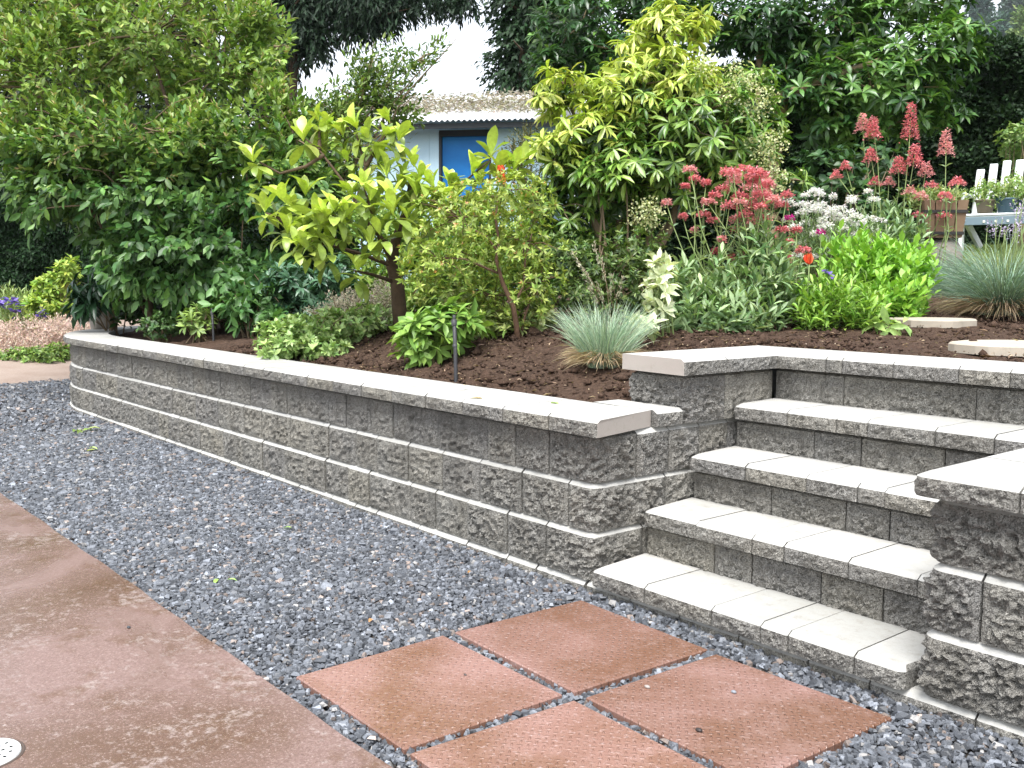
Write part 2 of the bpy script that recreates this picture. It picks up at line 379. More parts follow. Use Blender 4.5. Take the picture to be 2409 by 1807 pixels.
# patio slab
PX0 = [(-14, -1.72), (-8, -1.47), (-3.55, -1.391), (-1.7, -1.383), (-.54, -1.386), (.2, -1.394), (.73, -1.385), (1.6, -1.39), (6, -1.42)]
def patio():
    m = mat('wet_red_concrete', rough=.4, spec=.5); g = G(m)
    n1 = g.noise(1.1, 5, .6, dist=.5); n2 = g.noise(4.5, 6, .7); n3 = g.noise(30, 5, .75); n4 = g.noise(150, 4, .8); n5 = g.noise(2.3, 5, .65)
    c = g.mix(g.ramp(n1, [(.40, (0, 0, 0)), (.60, (1, 1, 1))]), (.21, .138, .122), (.118, .066, .043))
    c = g.mix(g.ramp(n2, [(.52, (0, 0, 0)), (.68, (.75,)*3)]), c, (.11, .055, .026))
    c = g.mix(g.ramp(g.math('ADD', g.math('MULTIPLY', n3, .6), g.math('MULTIPLY', n5, .4)), [(.53, (0, 0, 0)), (.62, (.55,)*3)]), c, (.40, .345, .325))
    c = g.mix(g.ramp(n4, [(.38, (.6,)*3), (.5, (0, 0, 0))]), c, (.09, .055, .042)); c = g.mix(g.ramp(n4, [(.56, (0, 0, 0)), (.68, (.6,)*3)]), c, (.46, .38, .345))
    g.col(c); g.rough(g.ramp(n1, [(.38, (.36,)*3), (.58, (.11,)*3)]))
    p = g.bump(n4, .45, .003); g.bump(n3, .2, .005, p)
    xs = np.concatenate([np.linspace(-14, -4, 14), np.linspace(-3.8, 6, 90)]); e = np.interp(xs, [p[0] for p in PX0], [p[1] for p in PX0])+.006*np.sin(xs*9)*np.sin(xs*4.3)
    V = []; Fc = []
    n = len(xs)
    for x, y in zip(xs, e): V += [(x, y, -.09), (x, y-.002, .0), (x, y-.012, .010), (x, -12, .010)]
    for i in range(n-1):
        for j in range(3): a = i*4+j; Fc.append((a, a+1, a+5, a+4)[::-1] if 0 else (a, a+4, a+5, a+1))
    o = pyobj('patio', V, Fc, m); tag(o, 'wet reddish brown concrete patio slab', 'patio', kind='structure')
patio()

# ------------------------------------------------------------------ gravel
def gravel():
    def sample(n, lo, hi, area):
        P = rng.uniform(lo, hi, (n, 2)); return P[area(P[:, 0], P[:, 1])]
    pe = lambda x: np.interp(x, [p[0] for p in PX0], [p[1] for p in PX0])
    pav = np.array([(.016, .69, -1.31, -.08)])
    def area(x, y): return (y > pe(x)-.008) & (y < .035) & (x > -8.9)
    def area_far(x, y): return (y > pe(x)-.01) & (((x > -6.9) & (y < .035)) | ((x <= -6.9) & (np.hypot(x+6.9, y-2.5) > 2.47))) & (x > -10.15-.55*np.clip(y, 0, 2)+.12*np.sin(5*y)+.2*np.maximum(0, -y))
    parts = []
    for n, lo, hi, s, ar in ((38000, (-.6, -1.45), (2.6, .04), .0097, area), (34000, (-3, -1.45), (-.6, .04), .0107, area), (28000, (-6, -1.5), (-3, .04), .0128, area), (26000, (-10.8, -1.8), (-6, 2.2), .0165, area_far)):
        P = sample(n, lo, hi, ar)
        # thin out below the paving slabs (the joints between them stay filled)
        inp = (P[:, 0] > .03) & (P[:, 0] < 1.36) & (P[:, 1] > -1.30) & (P[:, 1] < -.1)
        jx = np.abs(P[:, 0]-(.685)) < .045; jy = np.abs(P[:, 1]+.718) < .045
        P = P[~inp | jx | jy]; parts.append((P, s))
    base = np.array([(x, y, z) for z in (-1, 1) for y in (-1, 1) for x in (-1, 1)], float)
    tri = np.array([(0, 2, 3), (0, 3, 1), (4, 5, 7), (4, 7, 6), (0, 1, 5), (0, 5, 4), (2, 6, 7), (2, 7, 3), (0, 4, 6), (0, 6, 2), (1, 3, 7), (1, 7, 5)])
    VV, CC, n0 = [], [], 0
    for P, s in parts:
        N = len(P); z = rng.uniform(-.014, .004, N)+.004*np.sin(P[:, 0]*4)*np.sin(P[:, 1]*5+1)-.004
        inp = (P[:, 0] > .0) & (P[:, 0] < 1.38) & (P[:, 1] > -1.33) & (P[:, 1] < -.08); z = np.where(inp, z-.009, z)
        wall = (P[:, 1] > -.10); z = np.where(wall, z+.006, z)
        edge = P[:, 1] < pe(P[:, 0])+.04; z = np.where(edge, z-.004, z)
        q = base[None]*rng.uniform(.45, 1.1, (N, 8, 3)); q[:, 4:, :2] *= .7
        sz = s*rng.lognormal(0, .28, (N, 1))*np.stack([rng.uniform(.75, 1.35, N), rng.uniform(.6, 1, N), rng.uniform(.4, .75, N)], 1)
        q = q*sz[:, None]
        # random rotation
        a = rng.uniform(0, 6.28, N); tx = rng.normal(0, .45, N); ca, sa, ct, st = np.cos(a), np.sin(a), np.cos(tx), np.sin(tx)
        y1 = q[..., 1]*ct[:, None]-q[..., 2]*st[:, None]; z1 = q[..., 1]*st[:, None]+q[..., 2]*ct[:, None]
        x2 = q[..., 0]*ca[:, None]-y1*sa[:, None]; y2 = q[..., 0]*sa[:, None]+y1*ca[:, None]
        VV.append(np.stack([x2+P[:, 0:1], y2+P[:, 1:2], z1+z[:, None]], -1))
        v = rng.lognormal(-2.2, .4, N)[:, None]; c = v*np.array((.90, .97, 1.10))
        k = rng.uniform(0, 1, N); c = np.where((k > .94)[:, None], v*np.array((1.3, 1.05, .92))*1.1, c); c = np.where((k < .03)[:, None], np.array((.3, .29, .28))*rng.uniform(.7, 1.1, (N, 1)), c)
        CC.append(np.repeat(np.clip(c, .015, .5), 8, 0))
    V = np.concatenate(VV); N = len(V); T = (np.arange(N)[:, None, None]*8+tri[None]).reshape(-1, 3)
    m = mat('crushed_gravel', rough=.5, spec=.5); g = G(m); a = g.n('ShaderNodeAttribute', _attribute_name='Col').outputs['Color']
    n = g.noise(220, 3); g.col(g.mix(1, a, g.ramp(n, [(.3, (.75,)*3), (.7, (1.25,)*3)]), 'MULTIPLY')); g.bump(n, .4, .002)
    o = npobj('gravel', V.reshape(-1, 3), T, m, None, np.concatenate(CC), flat=True)
    tag(o, 'blue grey crushed gravel strip between patio and wall', 'gravel', kind='stuff')
gravel()

# ------------------------------------------------------------------ garden soil
XMIN = -9.2
def soil_keep(x, y):
    arc = np.where(x < -6.9, np.hypot(x+6.9, y-2.5) < 2.38, True) | (y > 2.5)
    stairs = (x > -.2) & (y < 1.45) & (x < 40)
    return arc & ~stairs & (x > XMIN)
def nz(x, y):
    z = soil_z(x, y)
    o = np.zeros_like(z)
    for i in range(z.shape[0]):
        for j in range(z.shape[1]):
            if abs(x[i, j]) < 10 and y[i, j] < 6:
                p = Vector((x[i, j], y[i, j], 0)); o[i, j] = .022*noise.noise(p*2.3)+.016*noise.noise(p*7)+.012*noise.noise(p*19)
    # stay below the cap stones along the wall
    o = np.where(y < .45, np.minimum(o, .012), o)
    return z+o
xs = np.concatenate([np.linspace(-60, -10, 12), np.linspace(-9.2, -4.2, 100), np.linspace(-4.15, 2.0, 150), np.linspace(2.3, 40, 20)])
ys = np.concatenate([np.linspace(.2, 2.6, 62), np.linspace(2.66, 6, 46), np.linspace(6.4, 30, 30), np.linspace(34, 80, 8)])
tag(grid_obj('soil', xs, ys, nz, M_SOIL, soil_keep), 'dark brown garden soil of the raised bed', 'soil', kind='structure')
def clods():
    n = 5200
    P = np.concatenate([np.stack([rng.uniform(-5, -.1, n), rng.uniform(.38, 2.2, n)], 1), np.stack([rng.uniform(-1.0, 2, n//2), rng.uniform(1.62, 4.2, n//2)], 1)])
    P = P[(P[:, 0] < -.45) | (P[:, 1] > 1.62)]
    N = len(P); z = soil_z(P[:, 0], P[:, 1])
    base = np.array([(1, 0, 0), (-1, 0, 0), (0, 1, 0), (0, -1, 0), (0, 0, 1), (0, 0, -1), ], float); tri = np.array([(0, 2, 4), (2, 1, 4), (1, 3, 4), (3, 0, 4), (2, 0, 5), (1, 2, 5), (3, 1, 5), (0, 3, 5)])
    s = .0085*rng.lognormal(0, .68, N); q = base[None]*rng.uniform(.5, 1.2, (N, 6, 3))*s[:, None, None]; q[..., 2] *= .75
    a = rng.uniform(0, 6.28, N); x = q[..., 0]*np.cos(a)[:, None]-q[..., 1]*np.sin(a)[:, None]; y = q[..., 0]*np.sin(a)[:, None]+q[..., 1]*np.cos(a)[:, None]
    V = np.stack([x+P[:, :1], y+P[:, 1:], q[..., 2]+z[:, None]+.01], -1).reshape(-1, 3); T = (np.arange(N)[:, None, None]*6+tri[None]).reshape(-1, 3)
    tag(npobj('soil_clods', V, T, M_SOIL), 'loose crumbs and clods on the raised bed', 'soil', kind='stuff')
clods()
def chips():
    n = 1500; x = np.concatenate([rng.uniform(-4.5, -.5, n), rng.uniform(-.8, 1.6, n//2)]); y = np.concatenate([rng.uniform(.4, 1.9, n), rng.uniform(1.65, 3.6, n//2)]); n = len(x)
    P = np.stack([x, y, soil_z(x, y)+.022], 1); d = rng.normal(0, 1, (n, 3)); d[:, 2] *= .2; L = Leaves()
    L.add(P, d, np.tile((0, 0, 1.), (n, 1))+rng.normal(0, .3, (n, 3)), .022*rng.lognormal(0, .5, n), .008, jit(mixcol((.12, .075, .045), (.42, .32, .22), rng.uniform(0, 1, n)**2), n)); V, T, C = leaf_geo(L.arr(), 'small')
    tag(npobj('bark_chips', V, T, M_DARK, None, C), 'scattered twiggy chips and dry bits on the soil', 'litter', kind='stuff')
chips()

# ------------------------------------------------------------------ split-face blocks
Z0, HB, CP, TR, OV, XR = .041, .2, .071, .291, .045, 1.36
def resample(P, step):
    P = np.array(P, float); s = np.concatenate([[0], np.cumsum(np.linalg.norm(np.diff(P, axis=0), axis=1))]); n = max(2, int(round(s[-1]/step)))
    t = np.linspace(0, s[-1], n+1); return np.stack([np.interp(t, s, P[:, 0]), np.interp(t, s, P[:, 1])], 1)
def rough_block(name, front, back, z0, z1, parent, amp=.012, ch=(.020, .026), mats=None, ends=True, cut=None, chm=1):
    """front: plan polyline seen left to right from outside; back: closing points. ch = (height, depth) of the smooth chamfer at the top"""
    fm = np.mean(np.array(front), 0); near = math.hypot(fm[0]-CAM[0], fm[1]-CAM[1]) < 4.6; gs = .0085 if near else .016
    f = resample(front, gs); n = len(f); d = np.gradient(f, axis=0); d = unit(d); nr = np.stack([d[:, 1], -d[:, 0]], 1)
    if chm == 0: ch = (.018, .05)
    hz = z1-z0-ch[0]; m = max(3, int(round(hz/gs))); V = []; Fc = []; mi = []
    seed = Vector((random.uniform(0, 90), random.uniform(0, 90), random.uniform(0, 90)))
    for j in range(m+1):
        z = z0+hz*j/m
        for i in range(n):
            p = seed+Vector((f[i, 0], f[i, 1], z))
            dd = amp*(.7*noise.noise(p*8)+1.5*(abs(noise.noise(p*21))-.25)+1.3*noise.noise(p*48)+(.9*noise.noise(p*105) if near else 0))+amp*.35
            e = min(i*gs, (n-1-i)*gs, j*gs+.012, (m-j)*gs+.014)/.02; 
            dd *= min(1, .35+.65*min(j*gs, (m-j)*gs)/.035)
            if e < 1: dd = min(dd, 0)*.5-(.004 if i in (0, n-1) else 0)
            if j == m: dd = max(min(dd, .004), -.004)
            zz = z+(0 if j in (0, m) else amp*.35*noise.noise(p*40))
            V.append((f[i, 0]+nr[i, 0]*dd, f[i, 1]+nr[i, 1]*dd, zz))
    for j in range(m):
        for i in range(n-1):
            a = j*n+i; Fc.append((a, a+1, a+1+n, a+n)); mi.append(0)
    t0 = len(V)                                                    # top chamfer row
    for i in range(n): V.append((f[i, 0]-nr[i, 0]*ch[1], f[i, 1]-nr[i, 1]*ch[1], z1))
    for i in range(n-1): a = m*n+i; Fc.append((a, a+1, t0+i+1, t0+i)); mi.append(chm)
    b0 = len(V); B = len(back)
    for x, y in back: V.append((x, y, z0))
    for x, y in back: V.append((x, y, z1))
    top = [t0+i for i in range(n)]+[b0+B+k for k in range(B)]; Fc.append(top); mi.append(1)
    bot = [i for i in range(n)]+[b0+k for k in range(B)]; Fc.append(bot[::-1]); mi.append(1)
    for k in range(B-1): Fc.append((b0+k, b0+k+1, b0+B+k+1, b0+B+k)); mi.append(1)
    rcol = [j*n+n-1 for j in range(m+1)]+[t0+n-1]; Fc.append([b0]+[b0+B]+rcol[::-1]); mi.append(2 if cut == 'r' else 0)
    lcol = [j*n for j in range(m+1)]+[t0]; Fc.append(lcol+[b0+2*B-1, b0+B-1]); mi.append(2 if cut == 'l' else 0)
    o = pyobj(name, V, Fc, mats or [M_ROUGH, M_CAST, M_CUT], parent, mi); return o
SB = .011
R0, XA = 2.5, -6.9
def wpt(s, off):
    """point on the wall line, s metres left of the corner, off metres inside the outer line"""
    if s <= -XA: return (-s, off)
    a = (s+XA)/R0
    if a > math.pi/2: return (XA-(R0-off), R0+(a-math.pi/2)*R0)
    return (XA-(R0-off)*math.sin(a), R0-(R0-off)*math.cos(a))
def run(s0, s1, off, depth, z0, z1, parent, lens, name='block', gap=.0035, **kw):
    s = s0
    while s < s1-.05:
        L = random.choice(lens)
        if s+L > s1-.1: L = s1-s
        e = s+L; jo = off+random.uniform(-.003, .003)
        fr = [wpt(e-gap-(e-s-2*gap)*k/6, jo) for k in range(7)]
        bk = [wpt(s+gap, jo+depth), wpt(e-gap, jo+depth)]
        rough_block(name, fr, bk, z0, z1-.0015, parent, **kw); s = e
def arc(cx, cy, r, a0, a1, n=5): return [(cx+r*math.cos(R(a0+(a1-a0)*k/n)), cy+r*math.sin(R(a0+(a1-a0)*k/n))) for k in range(n+1)]

wall = thing('retaining_wall', (-3.5, .2, 0), 'long curved grey split-face block retaining wall left of the steps', 'wall')
LENS = [.2, .22, .3, .3, .4, .26]
SEND = 12.3
corner = {1: (.28, .30), 2: (.15, .43), 3: (.28, .24)}
# course 0 runs under the steps too; here its left part
run(.05, SEND, .018, .25, Z0-HB, Z0, wall, LENS)
for i in (1, 2, 3):
    y0 = .018+SB*i; x0 = -SB*i*.4-.01; a, b = corner[i]; zb, zt = Z0+HB*(i-1), Z0+HB*i-.0015; r = .045
    fr = [(x0-a, y0), (x0-r, y0)]+arc(x0-r, y0+r, r, -90, 0)[1:]+[(x0, y0+b)]
    rough_block('block', fr, [(x0-.22, y0+b), (x0-.22, y0+.22), (x0-a, y0+.22)], zb, zt, wall, amp=.016, chm=0 if i == 3 else 1)
    run(a+.005-x0, SEND, y0, .25, zb, Z0+HB*i, wall, LENS, chm=0 if i == 3 else 1)
    # return face beside the steps
    y = y0+b+.004; yend = i*TR+.30 if i < 3 else 1.2
    while y < yend-.04:
        L = min(random.choice([.2, .3]), yend-y)
        if yend-y-L < .08: L = yend-y
        rough_block('block', [(x0, y+.002), (x0, y+L-.002)], [(x0-.24, y+L-.002), (x0-.24, y+.002)], zb, zt, wall); y += L
# caps along the wall; the corner one shows its saw-cut end towards the steps
zc0, zc1 = Z0+3*HB+.001, Z0+3*HB+CP
yf = -.012; CD = .41
rough_block('cap_stone', [(-.24, yf), (.045, yf)], [(-.045, yf+CD), (-.24, yf+CD)], zc0, zc1, wall, amp=.009, ch=(.012, .022), cut='r')
run(.243, SEND, yf, CD, zc0, zc1, wall, [.3, .3, .28, .16, .3, .2], 'cap_stone', amp=.009, ch=(.012, .02))
rough_block('cap_stone', [(-.012, yf+CD+.006), (-.005, .565)], [(-.40, .565), (-.40, yf+CD+.006)], zc0, zc1, wall, amp=.011, ch=(.014, .028))

# ------------------------------------------------------------------ steps
steps = thing('garden_steps', (XR/2, .7, 0), 'flight of pale concrete block steps between the two walls', 'steps')
def tread(k, joints):
    y0 = TR*(k-1); zb, zt = Z0+HB*(k-1)+.001, Z0+HB*(k-1)+CP; xs = [0]+joints+[XR]
    for a, b in zip(xs[:-1], xs[1:]):
        fr = [(a+.002, y0), (b-.002, y0)]
        if a == 0: fr = [(.004, y0+.07), (.012, y0+.022), (.03, y0)]+fr[1:]
        if b == XR and k == 1: fr = fr[:-1]+[(b-.035, y0), (b-.014, y0+.015)]
        jo = random.uniform(-.003, .003); fr = [(x, y+jo) for x, y in fr]
        rough_block('tread_slab', fr, [(b-.002, y0+TR+OV-.004), (a+.002, y0+TR+OV-.004)], zb, zt-random.uniform(0, .002), steps, amp=.010, ch=(.014, .026))
tread(1, [.30, .62, .83, .94, 1.18]); tread(2, [.30, .57, .71, .97, 1.22]); tread(3, [.31, .6, .82, .93, 1.2]); tread(4, [.3, .54, .68, .96, 1.18])
def riser(k, joints):
    y0 = TR*(k-1)+(OV if k > 1 else .026); zb, zt = Z0+HB*(k-2), Z0+HB*(k-1)-.0005; xs = [0]+joints+[XR]
    if k == 1: xs[0] = -.045; xs[-1] = 3.6
    for a, b in zip(xs[:-1], xs[1:]): rough_block('riser_block', [(a+.003, y0), (b-.003, y0)], [(b-.003, y0+.2), (a+.003, y0+.2)], zb, zt, steps, chm=1 if k == 1 else 0)
riser(1, [.2, .45, .72, 1.0, 1.22, 1.55, 1.86, 2.2, 2.6, 3.0]); riser(2, [.36, .54, .84, 1.08]); riser(3, [.41, .75, .93, 1.2]); riser(4, [.41, .63, .98])

# ------------------------------------------------------------------ upper wall at the head of the steps
up = thing('retaining_wall', (.6, 1.4, .64), 'short upper grey block wall with white caps at head of steps', 'wall')
ZU0, ZU1, ZU2 = Z0+3*HB, .857, .928
y0 = .575; r = .04
rough_block('block', [(-.34, y0+.02), (-.33, y0), (-r, y0)]+arc(-r, y0+r, r, -90, 0)[1:]+[(0, y0+.26)], [(-.2, y0+.26), (-.34, y0+.26)], ZU0+.001, ZU1, up, amp=.017, chm=0)
rough_block('block', [(0, y0+.264), (0, 1.19)], [(-.22, 1.19), (-.22, y0+.264)], ZU0+.001, ZU1, up, chm=0)
yb = TR*4+OV
xs = [0, .36, .95, 1.25, 1.6, 2.0, 2.5, 3.0]
for a, b in zip(xs[:-1], xs[1:]): rough_block('block', [(a+.002, yb), (b-.002, yb)], [(b-.002, yb+.25), (a+.002, yb+.25)], ZU0+.001, ZU1, up, chm=0)
yc = TR*4-.01; xc = .045
rough_block('cap_stone', [(xc, .505), (xc, .79)], [(-.36, .79), (-.36, .545)], ZU1+.001, ZU2, up, amp=.009, ch=(.012, .02), cut='l')
rough_block('cap_stone', [(xc, .795), (xc, yc+.016)], [(-.36, yc+.41), (-.36, .795)], ZU1+.001, ZU2, up, amp=.009, ch=(.012, .02))
xs = [xc, .30, .38, .62, .9, 1.1, 1.4, 1.7, 2.0, 2.3, 2.6, 3.0]
for k, (a, b) in enumerate(zip(xs[:-1], xs[1:])):
    rough_block('cap_stone', [(a+.002 if k else a-.02, yc), (b-.002, yc)], [(b-.002, yc+.41), ((a+.002) if k else -.355, yc+.41)], ZU1+.001, ZU2-random.uniform(.001, .002), up, amp=.009, ch=(.012, .02))

# ------------------------------------------------------------------ right-hand wall
rw = thing('retaining_wall', (2.2, .3, 0), 'grey block wall corner right of the steps, nearest the viewer', 'wall')
cr = {1: (.40, .3), 2: (.16, .42), 3: (.45, .22)}
for i in (1, 2, 3):
    y0 = .018+SB*i; x0 = XR+.012+SB*i*.3; a, b = cr[i]; zb, zt = Z0+HB*(i-1)+.001, Z0+HB*i-.0015; r = .05
    fr = [(x0, y0+b), (x0, y0+r)]+arc(x0+r, y0+r, r, 180, 270)[1:]+[(x0+a, y0)]
    rough_block('block', fr, [(x0+a, y0+.22), (x0+.22, y0+.22), (x0+.22, y0+b)], zb, zt, rw, amp=.018)
    x = x0+a+.005
    while x < 3.5:
        L = random.choice([.3, .4, .45]); rough_block('block', [(x+.002, y0), (x+L-.002, y0)], [(x+L-.002, y0+.25), (x+.002, y0+.25)], zb, zt, rw, amp=.014); x += L
    y = y0+b+.004
    while y < 1.25:
        L = random.choice([.2, .3]); rough_block('block', [(x0, y+L-.002), (x0, y+.002)], [(x0+.24, y+.002), (x0+.24, y+L-.002)], zb, zt, rw); y += L
ye = -.012; xe = XR-.012
rough_block('cap_stone', [(xe, ye+.40), (xe, ye+.03), (xe+.012, ye+.008), (xe+.04, ye), (xe+.30, ye)], [(xe+.38, ye+.40)], zc0, zc1, rw, amp=.011, ch=(.014, .028))
x = xe+.304
for L in (.24, .3, .3, .3, .3, .3): 
    rough_block('cap_stone', [(x+.002, ye), (x+L-.002, ye)], [(x+L-.002, ye+.40), (x+(.08 if L == .24 else .002), ye+.40)], zc0, zc1, rw, amp=.011, ch=(.014, .028)); x += L
y = ye+.405
for L in (.3, .3, .2):
    rough_block('cap_stone', [(xe, y+L-.002), (xe, y+.002)], [(xe+.40, y+.002), (xe+.40, y+L-.002)], zc0, zc1, rw, amp=.010, ch=(.014, .026)); y += L
# soil behind the right-hand wall
pyobj('soil', [(XR+.2, .2, .60), (3.6, .2, .60), (3.6, 1.3, .70), (XR+.2, 1.3, .70)], [(0, 1, 2, 3)], M_SOIL)['kind'] = 'structure'

# ------------------------------------------------------------------ paving slabs
def paver_mat():
    m = mat('red_treadplate_paver', rough=.35, spec=.5); g = G(m)
    tc = g.n('ShaderNodeTexCoord').outputs['Object']; mp = g.n('ShaderNodeMapping'); mp.inputs['Rotation'].default_value = (0, 0, R(48)); g.l(tc, mp.inputs['Vector'])
    sp = g.n('ShaderNodeSeparateXYZ'); g.l(mp.outputs[0], sp.inputs[0]); S = .022
    u = g.math('DIVIDE', sp.outputs[0], S); v = g.math('DIVIDE', sp.outputs[1], S)
    fu = g.math('SUBTRACT', g.math('FRACT', u), .5); fv = g.math('SUBTRACT', g.math('FRACT', v), .5)
    par = g.math('MODULO', g.math('ABSOLUTE', g.math('ADD', g.math('FLOOR', u), g.math('FLOOR', v))), 2)
    def el(a, b): return g.math('ADD', g.math('POWER', g.math('DIVIDE', fu, a), 2), g.math('POWER', g.math('DIVIDE', fv, b), 2))
    e1 = el(.46, .17); e2 = el(.17, .46)
    e = g.math('ADD', g.math('MULTIPLY', e1, par), g.math('MULTIPLY', e2, g.math('SUBTRACT', 1, par)))
    hgt = g.ramp(e, [(.25, (1, 1, 1)), (1, (0, 0, 0))])
    n1 = g.noise(2.2, 3, .5); n2 = g.noise(18, 4, .6); n4 = g.noise(280, 3, .7)
    c = g.mix(g.ramp(n1, [(.38, (0, 0, 0)), (.62, (1, 1, 1))]), (.27, .155, .128), (.17, .085, .052))
    c = g.mix(g.ramp(n2, [(.5, (0, 0, 0)), (.8, (.4,)*3)]), c, (.36, .245, .215)); c = g.mix(g.ramp(n4, [(.36, (.6,)*3), (.5, (0, 0, 0))]), c, (.10, .055, .04)); c = g.mix(g.ramp(g.noise(60, 4, .7), [(.58, (0, 0, 0)), (.7, (.5,)*3)]), c, (.40, .31, .285))
    oi = g.n('ShaderNodeObjectInfo').outputs['Random']; c = g.mix(1, c, g.ramp(oi, [(0, (.85, .85, .86)), (1, (1.12, 1.12, 1.14))]), 'MULTIPLY')
    g.col(c); g.rough(g.ramp(n1, [(.35, (.31,)*3), (.62, (.15,)*3)]))
    p = g.bump(g.mix(g.ramp(g.noise(9, 4), [(.4, (.15,)*3), (.65, (.85,)*3)]), hgt, (0., 0., 0.)), .8, .005); g.bump(n4, .25, .0015, p); return m
MP = paver_mat()
PAV = [([(.647, -1.31), (.653, -.741), (.016, -.731), (.023, -1.307)], 'reddish tread-patterned paving slab nearest the patio, far left of the four'),
       ([(.664, -.698), (.693, -.102), (.040, -.079), (.016, -.677)], 'reddish tread-patterned paving slab at the foot of the wall corner, farthest of four'),
       ([(1.345, -.715), (1.372, -.106), (.738, -.114), (.715, -.699)], 'reddish tread-patterned paving slab in front of the lowest step, rightmost of four'),
       ([(1.30, -1.325), (1.315, -.755), (.707, -.742), (.678, -1.31)], 'reddish tread-patterned paving slab nearest the viewer, cut by bottom of photo')]
for q, lb in PAV:
    q = np.array(q); c = q.mean(0); V = []; ins = q+(c-q)*.012
    V = [(x, y, -.05) for x, y in q]+[(x, y, -.004) for x, y in q]+[(x, y, .0) for x, y in ins]
    Fc = [(8, 9, 10, 11)]+[(i, (i+1) % 4, 4+(i+1) % 4, 4+i) for i in range(4)]+[(4+i, 4+(i+1) % 4, 8+(i+1) % 4, 8+i) for i in range(4)]
    V = [(x, y, z+.003) for x, y, z in V]
    tag(pyobj('paving_slab', V, Fc, MP, origin=(c[0], c[1], -.047)), lb, 'paving slab', 'red paving slabs')
# drain cover, set in the patio
def drain():
    t = thing('drain_cover', (0, -2.195, .01), 'round white perforated drain cover in the patio', 'drain')
    r = .088; out = [Vector((r*math.cos(a), r*math.sin(a), 0)) for a in np.linspace(0, 2*math.pi, 33)[:-1]]; holes = []
    for rr, k in ((.022, 5), (.045, 10), (.066, 14)):
        for j in range(k):
            a = 2*math.pi*j/k+rr*30; holes.append([Vector((rr*math.cos(a)+.0055*math.cos(b), rr*math.sin(a)+.0055*math.sin(b), 0)) for b in np.linspace(0, 2*math.pi, 9)[:-1]])
    tris = tessellate_polygon([out]+holes); P = [p for l in [out]+holes for p in l]
    V = [(p.x, p.y-2.195, .016) for p in P]+[(p.x*1.03, p.y*1.03-2.195, .008) for p in out]; n = len(P)
    Fc = [tuple(x) for x in tris]+[(i, (i+1) % 32, n+(i+1) % 32, n+i) for i in range(32)]
    pyobj('cover_plate', V, Fc, mat('white_plastic', (.7, .72, .7), .45), t)
    pyobj('hole_dark_disc', [(0+.086*math.cos(a), -2.195+.086*math.sin(a), .0125) for a in np.linspace(0, 2*math.pi, 25)[:-1]], [tuple(range(24))], mat('drain_dark', (.02, .02, .02), .8), t)  # flat dark disc stands for the darkness below the holes
    n = 40; ring = [(rr*math.cos(2*math.pi*k/n), -2.195+rr*math.sin(2*math.pi*k/n), zz) for rr, zz in ((.0905, .0112), (.0935, .0112), (.096, .0125), (.099, .0108)) for k in range(n)]
    pyobj('gap_ring', ring, [(r_*n+k, (r_+1)*n+k, (r_+1)*n+(k+1) % n, r_*n+(k+1) % n) for r_ in range(3) for k in range(n)], mat('ring_gap_dark', (.07, .05, .04), .8), t)  # dark ring stands for the shaded gap around the cover plate
drain()

# ================================================================== vegetation and the things behind the wall
def gz(p): return np.array((p[0], p[1], float(soil_z(p[0], p[1]))))
def base_at(dx, D):
    """ground point under a pixel column at distance D (inside the raised garden)"""
    p = at(dx, 600, D); return gz(p)
def two(a, b, s=.16):
    def f(n): return jit(mixcol(a, b, rng.uniform(0, 1, n)), n, s)
    return f
def stemset(t, base, P, r0, mat_, n=5, name='stem', k=6, spread=.12):
    """a few stems rising from the base towards chosen points"""
    for i in range(n):
        Tb = Tubes(); e = P[i]; b = base+np.array((rng.normal(0, spread), rng.normal(0, spread), -.05))
        mid = b+(e-b)*.5+np.array((0, 0, .12*np.linalg.norm(e-b)))*.5
        pts = [b, b+(mid-b)*.5+rng.normal(0, .02, 3), mid, mid+(e-mid)*.5+rng.normal(0, .03, 3), e]
        Tb.add(pts, (r0, r0*.3), k); Tb.build(name, mat_, t)

# ---- lawn beyond the bed
def lawn():
    lm = mat('lawn', rough=.9, spec=.2); g = G(lm); n1 = g.noise(2, 4); n2 = g.noise(70, 4, .7)
    g.col(g.mix(n2, g.mix(n1, (.05, .085, .02), (.10, .13, .035)), (.13, .16, .05))); g.bump(n2, .8, .02)
    xs = np.linspace(-7, 6, 40); ys = np.linspace(5.6, 13.5, 30)
    tag(grid_obj('lawn', xs, ys, lambda x, y: soil_z(x, y)+.03, lm, lambda x, y: y > 5.9+.4*np.sin(x*1.3)), 'mown lawn behind the flower bed by the chair', 'lawn', kind='structure')
    n = 14000; x = rng.uniform(-5, .5, n); y = rng.uniform(6.0, 10.5, n); P = np.stack([x, y, soil_z(x, y)+.02], 1)
    D0 = rng.normal(0, .35, (n, 3)); D0[:, 2] = 1
    V, T, C = blades(P, D0, rng.uniform(.04, .11, n), .006, .5, two((.10, .17, .03), (.26, .30, .09))(n), 2)
    tag(npobj('grass', V, T, M_LEAF, None, C), 'short green grass of the lawn', 'grass', kind='stuff')
lawn()

